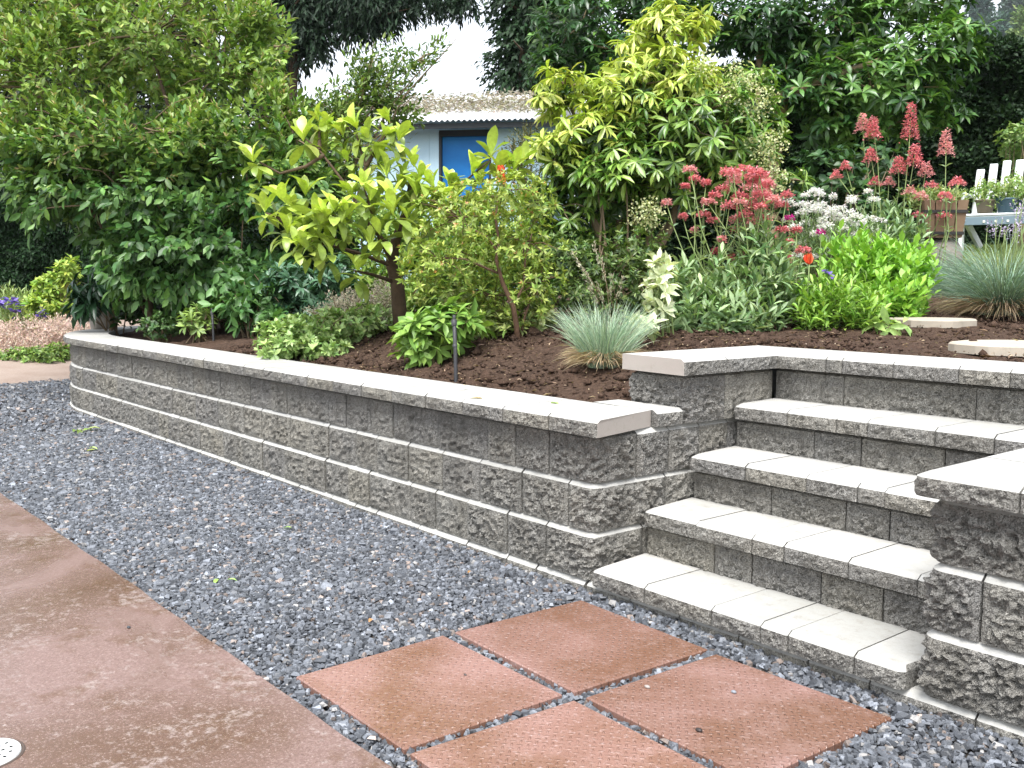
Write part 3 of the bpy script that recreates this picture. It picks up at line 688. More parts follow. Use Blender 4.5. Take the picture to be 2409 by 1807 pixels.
# ---- far trees and dark backdrop
def needle_tree(name, label, lobes, n, ln, wd_, cols, droop, base, tr, cat='tree', trunk_top=None, out_up=.0, sprayn=5, length=.4, shell=(.3, 1.05), m=M_DARK):
    t = thing(name, base, label, cat); L = Leaves(); P, A, Cn = tips(lobes, n, shell)
    A = unit(A+np.array((0, 0, out_up-droop)))
    spray(L, P, A, length, sprayn, ln, wd_, cols, .7, .25); foliage(t, L, 'small', m, name='crown')
    if trunk_top is not None:
        Tb = Tubes(); Tb.add(bend(base-np.array((0, 0, .1)), trunk_top, 6, 0, .01), (tr, tr*.4), 8)
        for i in rng.choice(len(P), 40, replace=False):
            q = trunk_top*.0+base+(trunk_top-base)*np.clip((P[i][2]-base[2])/(trunk_top[2]-base[2])*.9, .1, .95); Tb.add(bend(q, P[i], 4, .05, .03), (tr*.25, .01), 5)
        Tb.build('trunk', M_BARK, t)
    return t
b = base_at(640, 21)
needle_tree('cedar_tree', 'dark drooping cedar behind the big left shrub', [(640, -60, 130, 110, 21, 1.2), (610, 60, 95, 110, 21, 1.0), (660, 60, 60, 90, 20.6, .6), (570, 180, 70, 90, 21, 1.0), (780, 20, 110, 55, 20.4, .7), (880, -10, 90, 45, 20.3, .5), (950, 28, 80, 22, 20.1, .3), (800, 60, 60, 30, 20.4, .4), (600, -200, 300, 120, 21, 1.6), (690, 20, 60, 45, 20.5, .5), (790, 45, 80, 45, 20.4, .5), (850, 30, 70, 40, 20.3, .4), (720, -20, 90, 50, 20.5, .5), (1000, 20, 50, 22, 20, .3), (690, 105, 45, 55, 20.5, .4), (765, 75, 60, 35, 20.4, .4)],
            5200, .17, .05, two((.006, .017, .008), (.018, .045, .018)), .9, b, .28, 'tree', at(600, -260, 21), sprayn=8, length=.55)
b = base_at(1110, 19)
needle_tree('cypress_tree', 'dense dark columnar cypress rising behind the shed roof', [(1130, 150, 95, 130, 19, .8), (1150, -20, 110, 150, 19, .9), (1110, -70, 90, 60, 19, .7), (1200, 60, 120, 170, 19.5, .8), (1160, 260, 110, 110, 19.2, .8)],
            4200, .13, .06, two((.008, .022, .008), (.022, .06, .018)), .55, b, .22, 'tree', at(1150, -120, 19), sprayn=7, length=.4)
b = np.array((-22., 6.8, .6))
needle_tree('cedar_tree', 'dark conifer filling the top left corner behind the leafy shrub', [(60, 60, 180, 190, 23, 1.3), (180, 250, 230, 180, 22.5, 1.2), (330, 60, 260, 200, 23, 1.4), (450, 330, 230, 200, 22, 1.2), (20, 300, 120, 150, 22.5, 1.0)],
            3600, .2, .075, two((.005, .014, .006), (.015, .034, .012)), .6, gz(at(260, 600, 22.8)), .3, 'tree', at(260, -150, 22.8), sprayn=7, length=.5)
# hazy wooded hillside trees far away, top right; bluish leaf colours paint in some haze
def hill():
    hm = mat('wooded_slope', rough=1, spec=.1); g = G(hm); n = g.noise(.25, 5); g.col(g.mix(n, (.03, .06, .03), (.07, .11, .05)))
    us = np.linspace(70, 300, 24); ds = np.linspace(170, 400, 24); V = []; Fc = []
    for d in ds:
        for u in us: p = CAM+FH*d+RH*u; V.append((p[0], p[1], 2+46*float(sstep(175, 320, d))*float(sstep(60, 130, u))+1.5*math.sin(u*.2)*math.sin(d*.13)))
    for r_ in range(23):
        for c_ in range(23): k = r_*24+c_; Fc.append((k, k+1, k+25, k+24))
    tag(pyobj('hill', V, Fc, hm, smooth=True), 'distant wooded hillside beyond the hedge', 'hill', kind='structure')
hill()
for dx, dy, rx, ry, D, c1, c2, lb in ((2112, 40, 26, 75, 300, (.025, .06, .045), (.05, .10, .07), 'tall misty blue-green fir far beyond the hedge'), (2150, 75, 46, 45, 285, (.03, .07, .05), (.06, .115, .08), 'misty rounded bluish tree far beyond the hedge'),
                                     (2228, 62, 42, 58, 210, (.09, .15, .04), (.18, .26, .08), 'pale yellow-green tree far off at the right edge'), (2200, 4, 26, 22, 320, (.05, .08, .06), (.08, .12, .09), 'far misty grey treetop at the top right corner')):
    L = Leaves(); bb = at(dx, 600, D); bb[2] = 2+46*float(sstep(175, 320, D)); t = thing('deciduous_tree', bb, lb, 'tree', 'far trees beyond the hedge'); S = D/60
    P, A, Cn = tips([(dx, dy, rx, ry, D, 1.2*S), (dx, dy+ry*.9, rx*1.25, ry*.9, D, 1.4*S), (dx-rx*.4, dy+ry*.5, rx*.7, ry*.6, D-.5*S, 1*S)], 1300, (.5, 1.05))
    spray(L, P, A, .5*S, 5, .30*S, .17*S, two(c1, c2), .8); foliage(t, L, 'small', M_DARK, name='crown')
    Tb = Tubes(); Tb.add(bend(bb, at(dx, dy, D), 5, 0, .01), (.1*S, .03*S), 6); Tb.build('trunk', M_BARK, t)

def hedge(label, p0, p1, depth, zt, n, ln, wd_, cols, zb=None, spk=4, dirn=None):
    """clipped hedge from p0 to p1 (ground points): a solid dark box inside to block light and a coat of small leaves"""
    p0, p1 = np.array(p0), np.array(p1); t = thing('clipped_hedge', (p0+p1)/2, label, 'hedge'); e = unit((p1-p0)*[1, 1, 0]); nn = np.array((e[1], -e[0], 0))
    if nn@(CAM-p0) < 0: nn = -nn
    Lh = np.linalg.norm((p1-p0)[:2]); z0 = min(p0[2], p1[2])-.3
    cz = (zt+z0)/2; V, Fc = box_vf(np.append(((p0+p1)/2)[:2], cz)-nn*depth/2, e*(Lh/2-.2), nn*(depth/2-.42), (0, 0, (zt-z0)/2-.3))
    pyobj('light_block_core', V, Fc, mat('hedge_core', (.012, .014, .008), 1, .05), t)  # solid dark box added inside the hedge to block light
    s = rng.uniform(0, Lh, n); u = rng.uniform(0, 1, n); top = u > .86
    z = np.where(top, zt, z0+(zt-z0)*rng.uniform(0, 1, n)); off = np.where(top, -rng.uniform(0, depth, n), 0)
    wob = .10*np.sin(s*2.1+z*1.3)+.08*np.sin(s*5.3-z*4.1)+.05*np.sin(z*9+s*3)
    P = np.array((p0[0], p0[1], 0))+e*s[:, None]+nn*(off+np.where(top, 0, wob)-rng.uniform(0, .12, n))[:, None]; P[:, 2] = z+np.where(top, wob*.9+rng.uniform(-.06, .06, n), 0)
    A = np.where(top[:, None], np.array((0, 0, 1.)), nn*.8+np.array((0, 0, .25 if dirn is None else dirn)))+rng.normal(0, .4, (n, 3))
    L = Leaves(); spray(L, P, A, .10, spk, ln, wd_, cols, .9, .15); foliage(t, L, 'small', M_DARK, name='leaf_coat'); return t
# tall clipped hedge closing the garden on the right, another on the left
pA = gz(at(1230, 600, 16.5)); pB = gz(at(2560, 600, 13.2))
hedge('very tall dark clipped hedge behind the red flowers and chair', pA, pB, 1.6, 4.62, 30000, .10, .056, two((.009, .024, .010), (.032, .068, .024)))
pA = at(-130, 600, 19.); pB = at(800, 600, 21.); pA[2] = .45; pB[2] = .6
hedge('dark clipped hedge at the left edge behind purple irises', pA, pB, 1.2, 3.05, 24000, .12, .055, two((.008, .024, .008), (.022, .06, .018)), dirn=-.3)

# ---- blue shed
def shed():
    D = 13.6; c0 = at(750, 600, D+.35); c1 = at(1190, 600, D-.1); z0 = float(soil_z(c0[0], c0[1]))-.2
    t = thing('garden_shed', np.array(((c0[0]+c1[0])/2, (c0[1]+c1[1])/2, z0)), 'pale blue garden shed with dark blue door and corrugated roof', 'shed')
    e = unit((c1-c0)*[1, 1, 0]); bk = np.array((-e[1], e[0], 0)); bk = bk if bk@FW > 0 else -bk
    Lw = np.linalg.norm((c1-c0)[:2]); z1 = at(900, 283, D)[2]; o0 = np.array((c0[0], c0[1], 0))
    mw = mat('blue_wall_paint', (.30, .50, .68), .7, .3); g = G(mw); n = g.noise(9, 4); g.col(g.mix(n, (.50, .72, .86), (.62, .80, .90))); g.bump(n, .1, .01)
    md = mat('blue_door_paint', (.02, .12, .40), .45, .4); g = G(md); n = g.noise(7, 4); g.col(g.mix(n, (.008, .17, .58), (.02, .26, .68)))
    mk = mat('dark_trim', (.035, .04, .045), .7)
    s_of = lambda dx: ((at(dx, 300, D)-o0)@e)
    d0, d1 = s_of(950), s_of(1066); zd = at(1000, 288, D)[2]
    def slab(name, a, b, za, zb, th, off, m, parent=t): 
        V, Fc = box_vf(o0+e*(a+b)/2+bk*(off+th/2)+np.array((0, 0, (za+zb)/2)), e*(b-a)/2, bk*th/2, (0, 0, (zb-za)/2)); return pyobj(name, V, Fc, m, parent)
    x = 0.                                                          # front wall in vertical boards
    while x < Lw:
        w = min(.30, Lw-x)
        if x+w <= d0+.001 or x >= d1-.001: slab('wall_board', x+.002, x+w-.002, z0, z1, .04, rng.uniform(0, .003), mw)
        else:
            if x < d0: slab('wall_board', x+.002, d0, z0, z1, .04, 0, mw)
            if x+w > d1: slab('wall_board', d1, x+w-.002, z0, z1, .04, 0, mw)
            slab('wall_board', max(x, d0)+.002, min(x+w, d1)-.002, zd+.01, z1, .04, .001, mk)
        x += w
    slab('side_wall', -.02, .04, z0, z1, 2.2, .04, mw); slab('side_wall', Lw-.04, Lw+.02, z0, z1, 2.2, .04, mw); slab('back_wall', .04, Lw-.04, z0, z1+.6, .05, 2.24, mw)
    dr = slab('door', d0+.035, d1-.035, z0+.05, zd-.05, .04, .07, md)
    for a, b in ((d0, d0+.033), (d1-.033, d1)): slab('door_frame', a, b, z0+.05, zd, .12, -.004, mk)
    slab('door_frame', d0, d1, zd-.05, zd+.012, .13, -.006, mk)
    V, Fc = box_vf(o0+e*(d1-.12)+bk*.055+np.array((0, 0, z0+1.05)), e*.012, bk*.02, (0, 0, .05)); pyobj('handle', V, Fc, mat('handle_steel', (.5, .5, .5), .3), dr)
    zr0 = at(900, 276, D)[2]; zr1 = zr0+.74
    slab('fascia', -.35, Lw+.35, z1-.02, zr0+.0, .03, -.30, mk)
    # corrugated sheet: real waves running up the slope
    n = 220; ss = np.linspace(-.4, Lw+.4, n); wv = .014*np.sin(ss*2*math.pi/.076); V = []; Fc = []
    for k, (o_, zz) in enumerate(((-.36, zr0+.01), (.9, zr0+.40), (2.45, zr1+.10))):
        for s, w in zip(ss, wv): V.append(o0+e*s+bk*o_+np.array((0, 0, zz+w+.016)))
    for r in range(2):
        for i in range(n-1): a = r*n+i; Fc.append((a, a+1, a+1+n, a+n))
    mr = mat('galvanised_sheet', (.62, .62, .64), .45, .5); g = G(mr); nn = g.noise(3, 4); g.col(g.mix(nn, (.55, .55, .56), (.75, .75, .76)))
    pyobj('roof_sheet', V, Fc, mr, t, smooth=True)
    nl = 5200; s = rng.uniform(-.38, Lw+.3, nl); u = np.clip(rng.beta(1.6, 2., nl)*2.4-.12, -.2, 2.3); keep = (u > .06+.16*np.sin(s*2.6)**2) & (u < 2.2-.9*sstep(2.1, 3.1, s)); s = s[keep]; u = u[keep]
    P = o0+e*s[:, None]+bk*u[:, None]; P[:, 2] = zr0+.05+np.interp(u, [-.36, .9, 2.45], [.01, .40, .90])+rng.uniform(0, .02, len(s))
    d = rng.normal(0, 1, (len(s), 3)); d[:, 2] *= .25; L = Leaves(); L.add(P, d, np.tile((0, 0, 1.), (len(s), 1))+rng.normal(0, .3, (len(s), 3)), rng.uniform(.04, .10, len(s)), .03, two((.18, .16, .135), (.48, .44, .39))(len(s)))
    o = foliage(t, L, 'small', M_DARK, name='leaf_litter')
shed()

# ---- big left shrub
def big_shrub():
    base = gz(at(430, 700, 10.4)); t = thing('leafy_shrub', base, 'huge light green leafy shrub filling the left of the bed', 'shrub')
    top = [(110, 190, 190, 160, 10.3, .8), (330, 70, 270, 150, 10.4, .9), (480, 150, 130, 120, 10.1, .6), (250, 300, 270, 110, 9.9, .8), (560, 250, 120, 90, 9.9, .6), (430, 300, 220, 100, 9.8, .7), (590, 100, 45, 40, 10, .2), (130, 20, 200, 120, 10.6, .8), (560, 40, 55, 50, 10.1, .3), (640, 300, 90, 80, 9.7, .4)]
    low = [(130, 400, 130, 110, 10.1, .6), (330, 440, 280, 110, 9.9, .8), (530, 430, 150, 120, 9.6, .6), (420, 560, 220, 120, 9.7, .7), (560, 620, 90, 90, 9.4, .4), (340, 590, 120, 80, 10.0, .4), (220, 490, 90, 80, 10.5, .4), (640, 420, 90, 110, 9.6, .4)]
    L = Leaves()
    def voids(P, A, C, th): k = np.array([noise.noise(Vector(p)*2.1)+.55*noise.noise(Vector(p)*5.3) for p in P]) > th; return P[k], A[k], C[k]
    P, A, Cn = voids(*tips(top, 5200, (.45, 1.08)), -.06); A = unit(A*.7+np.array((0, 0, .5))+rng.normal(0, .25, A.shape))
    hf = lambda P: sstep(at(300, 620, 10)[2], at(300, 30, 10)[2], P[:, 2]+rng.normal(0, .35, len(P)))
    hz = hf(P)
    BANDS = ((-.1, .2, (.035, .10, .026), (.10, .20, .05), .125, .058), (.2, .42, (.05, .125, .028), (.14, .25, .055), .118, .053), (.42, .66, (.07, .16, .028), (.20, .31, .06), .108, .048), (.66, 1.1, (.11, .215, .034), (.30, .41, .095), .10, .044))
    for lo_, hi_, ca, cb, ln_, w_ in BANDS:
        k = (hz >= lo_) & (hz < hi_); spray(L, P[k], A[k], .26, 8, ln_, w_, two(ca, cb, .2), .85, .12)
    k = (rng.uniform(size=len(P)) < .4) & (hz > .35)                    # pinkish bronze young tips
    spray(L, P[k], A[k], .06, 4, .06, .022, two((.30, .28, .09), (.46, .36, .20)), .7, 0)
    T1 = Tubes(); twigs(T1, P, Cn, .05, .005)
    P2, A2, C2 = voids(*tips(low, 4200, (.45, 1.08)), .02); A2 = unit(A2*.8+np.array((0, 0, -.15))+rng.normal(0, .25, A2.shape))
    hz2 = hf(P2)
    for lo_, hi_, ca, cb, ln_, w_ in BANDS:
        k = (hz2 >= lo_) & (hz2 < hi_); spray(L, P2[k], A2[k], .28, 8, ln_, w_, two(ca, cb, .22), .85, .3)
    foliage(t, L, 'oval', M_LEAF, 300)
    twigs(T1, P2, C2, .03, .005); T1.build('twigs', M_TWIG, t)
    ends = [at(x, y, 10) for x, y in ((200, 300), (260, 200), (330, 120), (430, 200), (540, 250), (400, 330), (300, 350), (120, 330))]
    stemset(t, base, ends, .045, M_BARK, 8, 'trunk', 7, .3)
big_shrub()

# ---- open shrub in front of the shed's left end
def open_shrub():
    base = base_at(770, 10.6); t = thing('leafy_shrub', base, 'open branching light green shrub against sky by the shed roof', 'shrub')
    lob = [(800, 150, 60, 55, 10.6, .4), (770, 215, 100, 45, 10.6, .5), (840, 190, 80, 60, 10.6, .4), (900, 130, 55, 30, 10.6, .25), (950, 90, 25, 20, 10.6, .15), (740, 260, 90, 60, 10.4, .4), (860, 100, 40, 25, 10.6, .2), (680, 230, 50, 40, 10.4, .3), (880, 250, 50, 25, 10.6, .2), (740, 330, 110, 80, 10.3, .5), (690, 420, 110, 110, 10.2, .5)]
    L = Leaves(); P, A, Cn = tips(lob, 1000, (.2, 1.1)); A = unit(A*.5+np.array((0, 0, .5))+RH*.35+rng.normal(0, .25, A.shape))
    spray(L, P, A, .26, 8, .075, .028, two((.05, .12, .025), (.20, .28, .055), .2), .85, .1); foliage(t, L, 'oval', M_LEAF)
    Tb = Tubes(); root = at(720, 420, 10.5)
    for x, y in ((985, 85), (930, 130), (880, 110), (820, 110), (790, 130), (900, 200), (760, 200), (860, 240)): Tb.add(bend(root, at(x, y, 10.6), 6, .03, .015), (.022, .004), 5)
    Tb.add(bend(base, root, 5, 0, .02), (.05, .03), 7); twigs(Tb, P, Cn, .15, .004); Tb.build('branches', M_TWIG, t)
open_shrub()

# ---- dark rhododendron tree behind, right
def dark_tree():
    base = base_at(1660, 12.3); t = thing('evergreen_tree', base, 'dark green broadleaf evergreen tree arching over the hedge', 'tree')
    lob = [(1250, 60, 110, 80, 12.6, .6), (1340, 120, 100, 70, 12.4, .5), (1200, 150, 60, 50, 12.4, .4), (1430, 20, 120, 80, 12.8, .6), (1640, 50, 120, 80, 12.5, .6), (1780, 60, 170, 90, 12.4, .7), (1880, 190, 160, 90, 11.9, .7), (2010, 130, 110, 80, 11.8, .6), (1760, 200, 90, 60, 12, .5), (1950, 0, 170, 60, 12.3, .6), (2060, 80, 60, 50, 11.7, .4), (1820, 270, 90, 40, 12, .4), (1700, 130, 120, 90, 12.6, .5), (1960, 250, 110, 45, 12, .4)]
    L = Leaves(); P, A, Cn = tips(lob, 1500, (.35, 1.05)); A = unit(A*.6+np.array((0, 0, .8))+rng.normal(0, .25, A.shape))
    lit = (P-at(1930, 180, 11.9))@RH; hi = rng.uniform(size=len(P)) < np.where(np.abs(lit) < .95, .8, .22)  # bright clump put into the colour: more pale leaves around this spot
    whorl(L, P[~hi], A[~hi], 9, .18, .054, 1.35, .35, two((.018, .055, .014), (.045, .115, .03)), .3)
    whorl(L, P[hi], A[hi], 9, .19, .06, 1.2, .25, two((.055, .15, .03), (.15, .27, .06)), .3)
    foliage(t, L, 'big', M_GLOSS, 300)
    Tb = Tubes(); a = at(1690, 206, 12.1); Tb.add([base, base+(a-base)*.5+FH*.3, a, at(1740, 190, 11.9), at(1800, 165, 11.8), at(1900, 130, 11.9)], (.13, .03), 8)
    Tb.add(bend(base, at(1640, 60, 12.4), 6, 0, .02), (.12, .04), 8); Tb.add(bend(at(1660, 260, 12.3), at(1330, 110, 12.5), 6, .1, .02), (.08, .02), 7); twigs(Tb, P, Cn, .06, .008); Tb.build('trunk', bark('tan_bark', (.12, .09, .05), (.28, .22, .13)), t)
dark_tree()

# ---- pieris with whorled, drooping leaves
def pieris():
    D = 8.3; base = base_at(1340, D); t = thing('pieris_shrub', base, 'tall yellow-green pieris shrub with whorled drooping leaves', 'shrub')
    hi = [(1440, 70, 75, 55, D, .4), (1400, 150, 90, 60, D-.1, .4), (1220, 185, 62, 40, D-.1, .3), (1180, 215, 40, 30, D-.1, .2), (1350, 205, 100, 55, D-.2, .4), (1440, 180, 110, 60, D-.1, .5), (1290, 290, 90, 55, D-.3, .4), (1220, 320, 75, 50, D-.2, .35), (1490, 40, 45, 35, D+.1, .3)]
    lo = [(1470, 270, 170, 90, D-.2, .6), (1400, 340, 140, 80, D-.3, .5), (1570, 330, 110, 80, D-.1, .5), (1260, 380, 90, 70, D-.2, .4), (1600, 210, 75, 85, D+.1, .5), (1200, 440, 70, 80, D-.1, .3), (1470, 400, 120, 50, D-.1, .4), (1330, 440, 80, 60, D, .3), (1640, 270, 55, 70, D+.1, .3), (1700, 390, 35, 25, D, .2), (1230, 520, 70, 60, D, .3)]
    L = Leaves()
    P, A, Cn = tips(hi, 330, (.5, 1.05)); A = unit(A*.5+np.array((0, 0, .9))+rng.normal(0, .2, A.shape))
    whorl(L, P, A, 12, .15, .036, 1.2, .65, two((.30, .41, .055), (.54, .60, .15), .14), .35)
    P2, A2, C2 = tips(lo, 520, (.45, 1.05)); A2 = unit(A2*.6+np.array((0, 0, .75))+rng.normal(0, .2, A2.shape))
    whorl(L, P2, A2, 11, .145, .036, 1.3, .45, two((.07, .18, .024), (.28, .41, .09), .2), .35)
    P3, A3, C3 = tips(lo+hi, 260, (.15, .75)); whorl(L, P3, A3+np.array((0, 0, .5)), 9, .13, .036, 1.3, .3, two((.025, .07, .015), (.07, .14, .03)), .35)  # inner leaves coloured darker, painting the shade inside the crown
    foliage(t, L, 'big', M_GLOSS, 300)
    # hanging seed tassels
    for dx, dy in ((1590, 150), (1620, 165), (1650, 200), (1630, 235), (1670, 290), (1640, 300), (1580, 190), (1400, 440), (1385, 455), (1410, 455), (1660, 340), (1680, 380), (1520, 130)):
        q = at(dx, dy-12, D-.6); Lt = Leaves(); n = 150; p = q+rng.normal(0, 1, (n, 3))*[.055, .055, .02]; p[:, 2] -= rng.uniform(0, .17, n)
        Lt.add(p, rand_dirs(n), rand_dirs(n), .024, .018, two((.36, .40, .18), (.6, .62, .36))(n)); foliage(t, Lt, 'small', M_LEAF, name='seed_tassel')
    Tb = Tubes(); 
    for x, y in ((1440, 110), (1220, 210), (1300, 300), (1480, 280), (1600, 230), (1560, 350), (1390, 370)): Tb.add(bend(base+rng.normal(0, .08, 3)*[1, 1, 0], at(x, y, D), 7, .03, .02), (.045, .01), 7)
    for x, y in ((1290, 440), (1300, 460), (1350, 470)): Tb.add(bend(at(x+15, 640, D-.3), at(x, y-90, D-.35), 6, 0, .01), (.012, .006), 5)
    twigs(Tb, P, Cn, .3, .005); twigs(Tb, P2, C2, .3, .005); Tb.build('trunk', M_TWIG, t)
pieris()

# ---- large-leaved rhododendron
def rhododendron():
    D = 7.0; base = base_at(868, 7.35); t = thing('rhododendron', base, 'rhododendron with large yellow-green leaf rosettes and bare brown branches', 'shrub')
    tipsy = [(545, 345, -.1), (572, 455, -.2), (612, 432, -.2), (560, 390, 0), (655, 300, 0), (688, 262, .1), (708, 268, .1), (770, 275, 0), (795, 300, -.1), (842, 265, .1), (862, 300, 0), (725, 455, -.3), (705, 475, -.3), (690, 500, -.3), (640, 530, -.3), (665, 540, -.3), (785, 395, -.2), (760, 425, -.2), (893, 355, 0), (905, 385, -.1), (860, 405, 0), (845, 430, -.2), (938, 405, -.1), (960, 435, -.1), (1060, 335, .1), (1020, 372, 0), (1110, 365, .1), (1035, 400, 0), (880, 470, -.2), (900, 500, -.1), (600, 490, -.1), (660, 510, -.2), (820, 505, -.2), (930, 460, 0), (750, 345, .1), (815, 345, 0), (770, 585, -.2), (640, 450, 0), (740, 500, -.2), (1085, 400, .1), (970, 400, 0), (1075, 370, .05), (1100, 390, .1), (915, 430, -.1), (870, 380, .1), (830, 300, .1), (740, 290, .1), (700, 300, .1), (850, 460, -.25), (800, 430, -.25), (745, 470, -.3), (680, 460, -.2), (620, 500, -.2), (710, 540, -.2), (800, 530, -.2), (985, 425, .05), (900, 420, -.15), (835, 380, -.1), (660, 420, 0), (1130, 350, .15)]
    T = np.array([at(x, y, D+d) for x, y, d in tipsy]); A = unit(np.array((0, 0, 1.))+rng.normal(0, .25, T.shape)+RH*((np.array([q[0] for q in tipsy])-820)/500)[:, None]*.5)
    L = Leaves(); M = len(T)
    whorl(L, T, A, 5, .18, .072, .62, .0, two((.34, .47, .05), (.52, .63, .11), .12), .18)      # young upright leaves
    whorl(L, T-A*.04, A, 5, .19, .078, 1.55, .35, two((.20, .30, .05), (.34, .42, .10), .16), .3)   # old leaves, hanging
    sel = rng.uniform(size=M) < .4; whorl(L, T[sel]-A[sel]*.08, A[sel], 3, .17, .07, 1.7, .7, two((.13, .22, .05), (.25, .32, .09), .2), .3)
    foliage(t, L, 'wide', M_GLOSS, 300, 1.3)
    Tb = Tubes(); tr = pathpx([(868, 665, 7.35), (858, 610, 7.3), (845, 570, 7.25), (855, 520, 7.2), (880, 450, 7.15), (890, 390, 7.1)]); tr[0] = base-np.array((0, 0, .1))
    Tb.add(tr, (.06, .022), 8)
    for pts in ([(848, 575, 7.25), (790, 552, 7.1), (735, 535, 7.0), (665, 520, 6.8), (610, 480, 6.8)], [(850, 540, 7.2), (800, 490, 7.1), (770, 440, 7), (740, 390, 7), (690, 325, 7), (660, 300, 7)], [(700, 335, 7), (660, 360, 6.95), (605, 375, 6.95), (560, 350, 6.9)], [(735, 535, 7), (715, 500, 6.8), (720, 465, 6.7)], [(880, 450, 7.15), (930, 430, 7.1), (1000, 395, 7.05), (1060, 345, 7.1)], [(1000, 395, 7.05), (1090, 385, 7.1)], [(770, 440, 7), (790, 360, 7), (770, 290, 7)], [(790, 360, 7), (840, 280, 7.1)], [(855, 610, 7.3), (800, 592, 7.1), (765, 585, 6.8)], [(665, 520, 6.8), (600, 470, 6.8), (575, 460, 6.8)], [(845, 560, 7.2), (820, 520, 6.9), (785, 400, 6.8)], [(690, 325, 7), (690, 270, 7.1)]):
        Tb.add(pathpx(pts), (.017, .006), 6)
    Tb.build('trunk', bark('rhododendron_bark', (.03, .02, .014), (.15, .105, .065)), t)
rhododendron()

# ---- small azalea tree with twisted rusty stem
def azalea():
    D = 6.4; base = base_at(1122, 6.45); t = thing('azalea', base, 'small azalea with twisted rusty stem and fine light green leaves', 'shrub')
    lob = [(1000, 470, 100, 55, D, .35), (1080, 425, 90, 45, D+.1, .35), (950, 560, 75, 60, D, .3), (1130, 520, 75, 60, D+.1, .3), (1040, 560, 70, 50, D+.15, .3), (910, 610, 45, 45, D+.1, .2), (1070, 640, 90, 45, D+.3, .3), (1160, 610, 55, 55, D+.1, .25), (1160, 430, 40, 40, D+.2, .2), (1030, 680, 60, 30, D+.2, .2)]
    L = Leaves(); P, A, Cn = tips(lob, 850, (.2, 1.3)); A = unit(A*.6+np.array((0, 0, .6))+rng.normal(0, .3, A.shape))
    whorl(L, P, A, 8, .05, .02, 1.1, .1, two((.14, .24, .03), (.40, .47, .11), .22), .35)
    k = rng.uniform(size=len(P)) < .12; whorl(L, P[k]+A[k]*.015, A[k], 5, .024, .010, .9, 0, two((.45, .20, .06), (.55, .38, .16)), .3)
    foliage(t, L, 'small', M_LEAF)
    Tb = Tubes()
    for pts, r in (([(1122, 742, 6.45), (1115, 700, 6.42), (1108, 660, 6.4), (1085, 610, 6.4), (1072, 560, 6.35), (1078, 520, 6.35), (1070, 470, 6.35), (1076, 430, 6.4)], (.021, .006)), ([(1075, 590, 6.4), (1040, 575, 6.3), (1005, 560, 6.3), (960, 556, 6.3)], (.009, .004)), ([(1108, 660, 6.4), (1130, 620, 6.45), (1135, 560, 6.5), (1150, 500, 6.5)], (.010, .004)), ([(1073, 540, 6.35), (1050, 510, 6.3), (1010, 490, 6.3), (990, 450, 6.3)], (.008, .003)), ([(1120, 735, 6.45), (1132, 690, 6.5), (1148, 640, 6.5)], (.011, .005))):
        q = pathpx(pts)
        if pts[0][1] > 730: q[0] = base+np.array((rng.normal(0, .02), 0, -.05))
        Tb.add(q, r, 7)
    twigs(Tb, P, Cn, .12, .002); Tb.build('trunk', bark('azalea_bark', (.05, .03, .02), (.21, .125, .08)), t)
azalea()

# ---- generic low plants
def clump(name, label, cat, lobes, n, style, ln, wd_, cols, m=M_LEAF, tpl='oval', single=0, nl=7, ang=1.1, droop=.15, upw=.5, shell=(.35, 1.05), length=.12, base=None, stems=6, stem_m=None, group=None):
    D = lobes[0][4]; base = base_at(lobes[0][0], D) if base is None else base
    t = thing(name, base, label, cat, group); L = Leaves(); P, A, Cn = tips(lobes, n, shell); A = unit(A*.6+np.array((0, 0, upw))+rng.normal(0, .25, A.shape))
    gzv = soil_z(P[:, 0], P[:, 1])+.02; P[:, 2] = np.maximum(P[:, 2], gzv) if base[2] > .55 else P[:, 2]
    if style == 'whorl': whorl(L, P, A, nl, ln, wd_, ang, droop, cols, .3)
    else: spray(L, P, A, length, nl, ln, wd_, cols, .85, droop)
    foliage(t, L, tpl, m, single)
    Tb = Tubes()
    for i in rng.choice(len(P), min(stems*3, len(P)), replace=False): Tb.add(bend(base+rng.normal(0, .05, 3)*[1, 1, 0]-np.array((0, 0, .03)), P[i], 4, .02, .03), (.008, .003), 5)
    Tb.build('stems', stem_m or M_TWIG, t); return t
clump('rhododendron', 'low blue-green rhododendron between big shrub and leaning trunk', 'shrub', [(660, 620, 90, 45, 9.0, .35), (600, 610, 60, 40, 9.0, .3), (730, 610, 50, 45, 8.9, .3), (690, 670, 70, 35, 9, .3)], 190, 'whorl', .12, .034, two((.035, .10, .055), (.11, .21, .12), .16), M_GLOSS, 'big', 300, 10, 1.1, .1)
clump('leafy_shrub', 'low drooping dark green shrub with broad leaves behind wall', 'shrub', [(540, 660, 70, 55, 8.9, .3), (510, 620, 50, 50, 9, .3), (590, 690, 40, 30, 8.8, .2)], 110, 'spray', .12, .055, two((.04, .12, .03), (.12, .24, .07), .16), M_LEAF, 'oval', 200, 8, droop=.35, upw=-.1, length=.25)
clump('small_shrub', 'small dark box-like shrub behind far wall caps', 'shrub', [(345, 705, 45, 28, 9.3, .2)], 130, 'whorl', .045, .026, two((.03, .08, .02), (.11, .19, .06)), M_LEAF, 'oval', 0, 7)
clump('small_plant', 'young bright green leafy plant beside the far irrigation riser', 'plant', [(425, 690, 34, 26, 9.1, .16)], 26, 'whorl', .10, .032, two((.13, .24, .05), (.28, .38, .10)), M_LEAF, 'big', 150, 7)
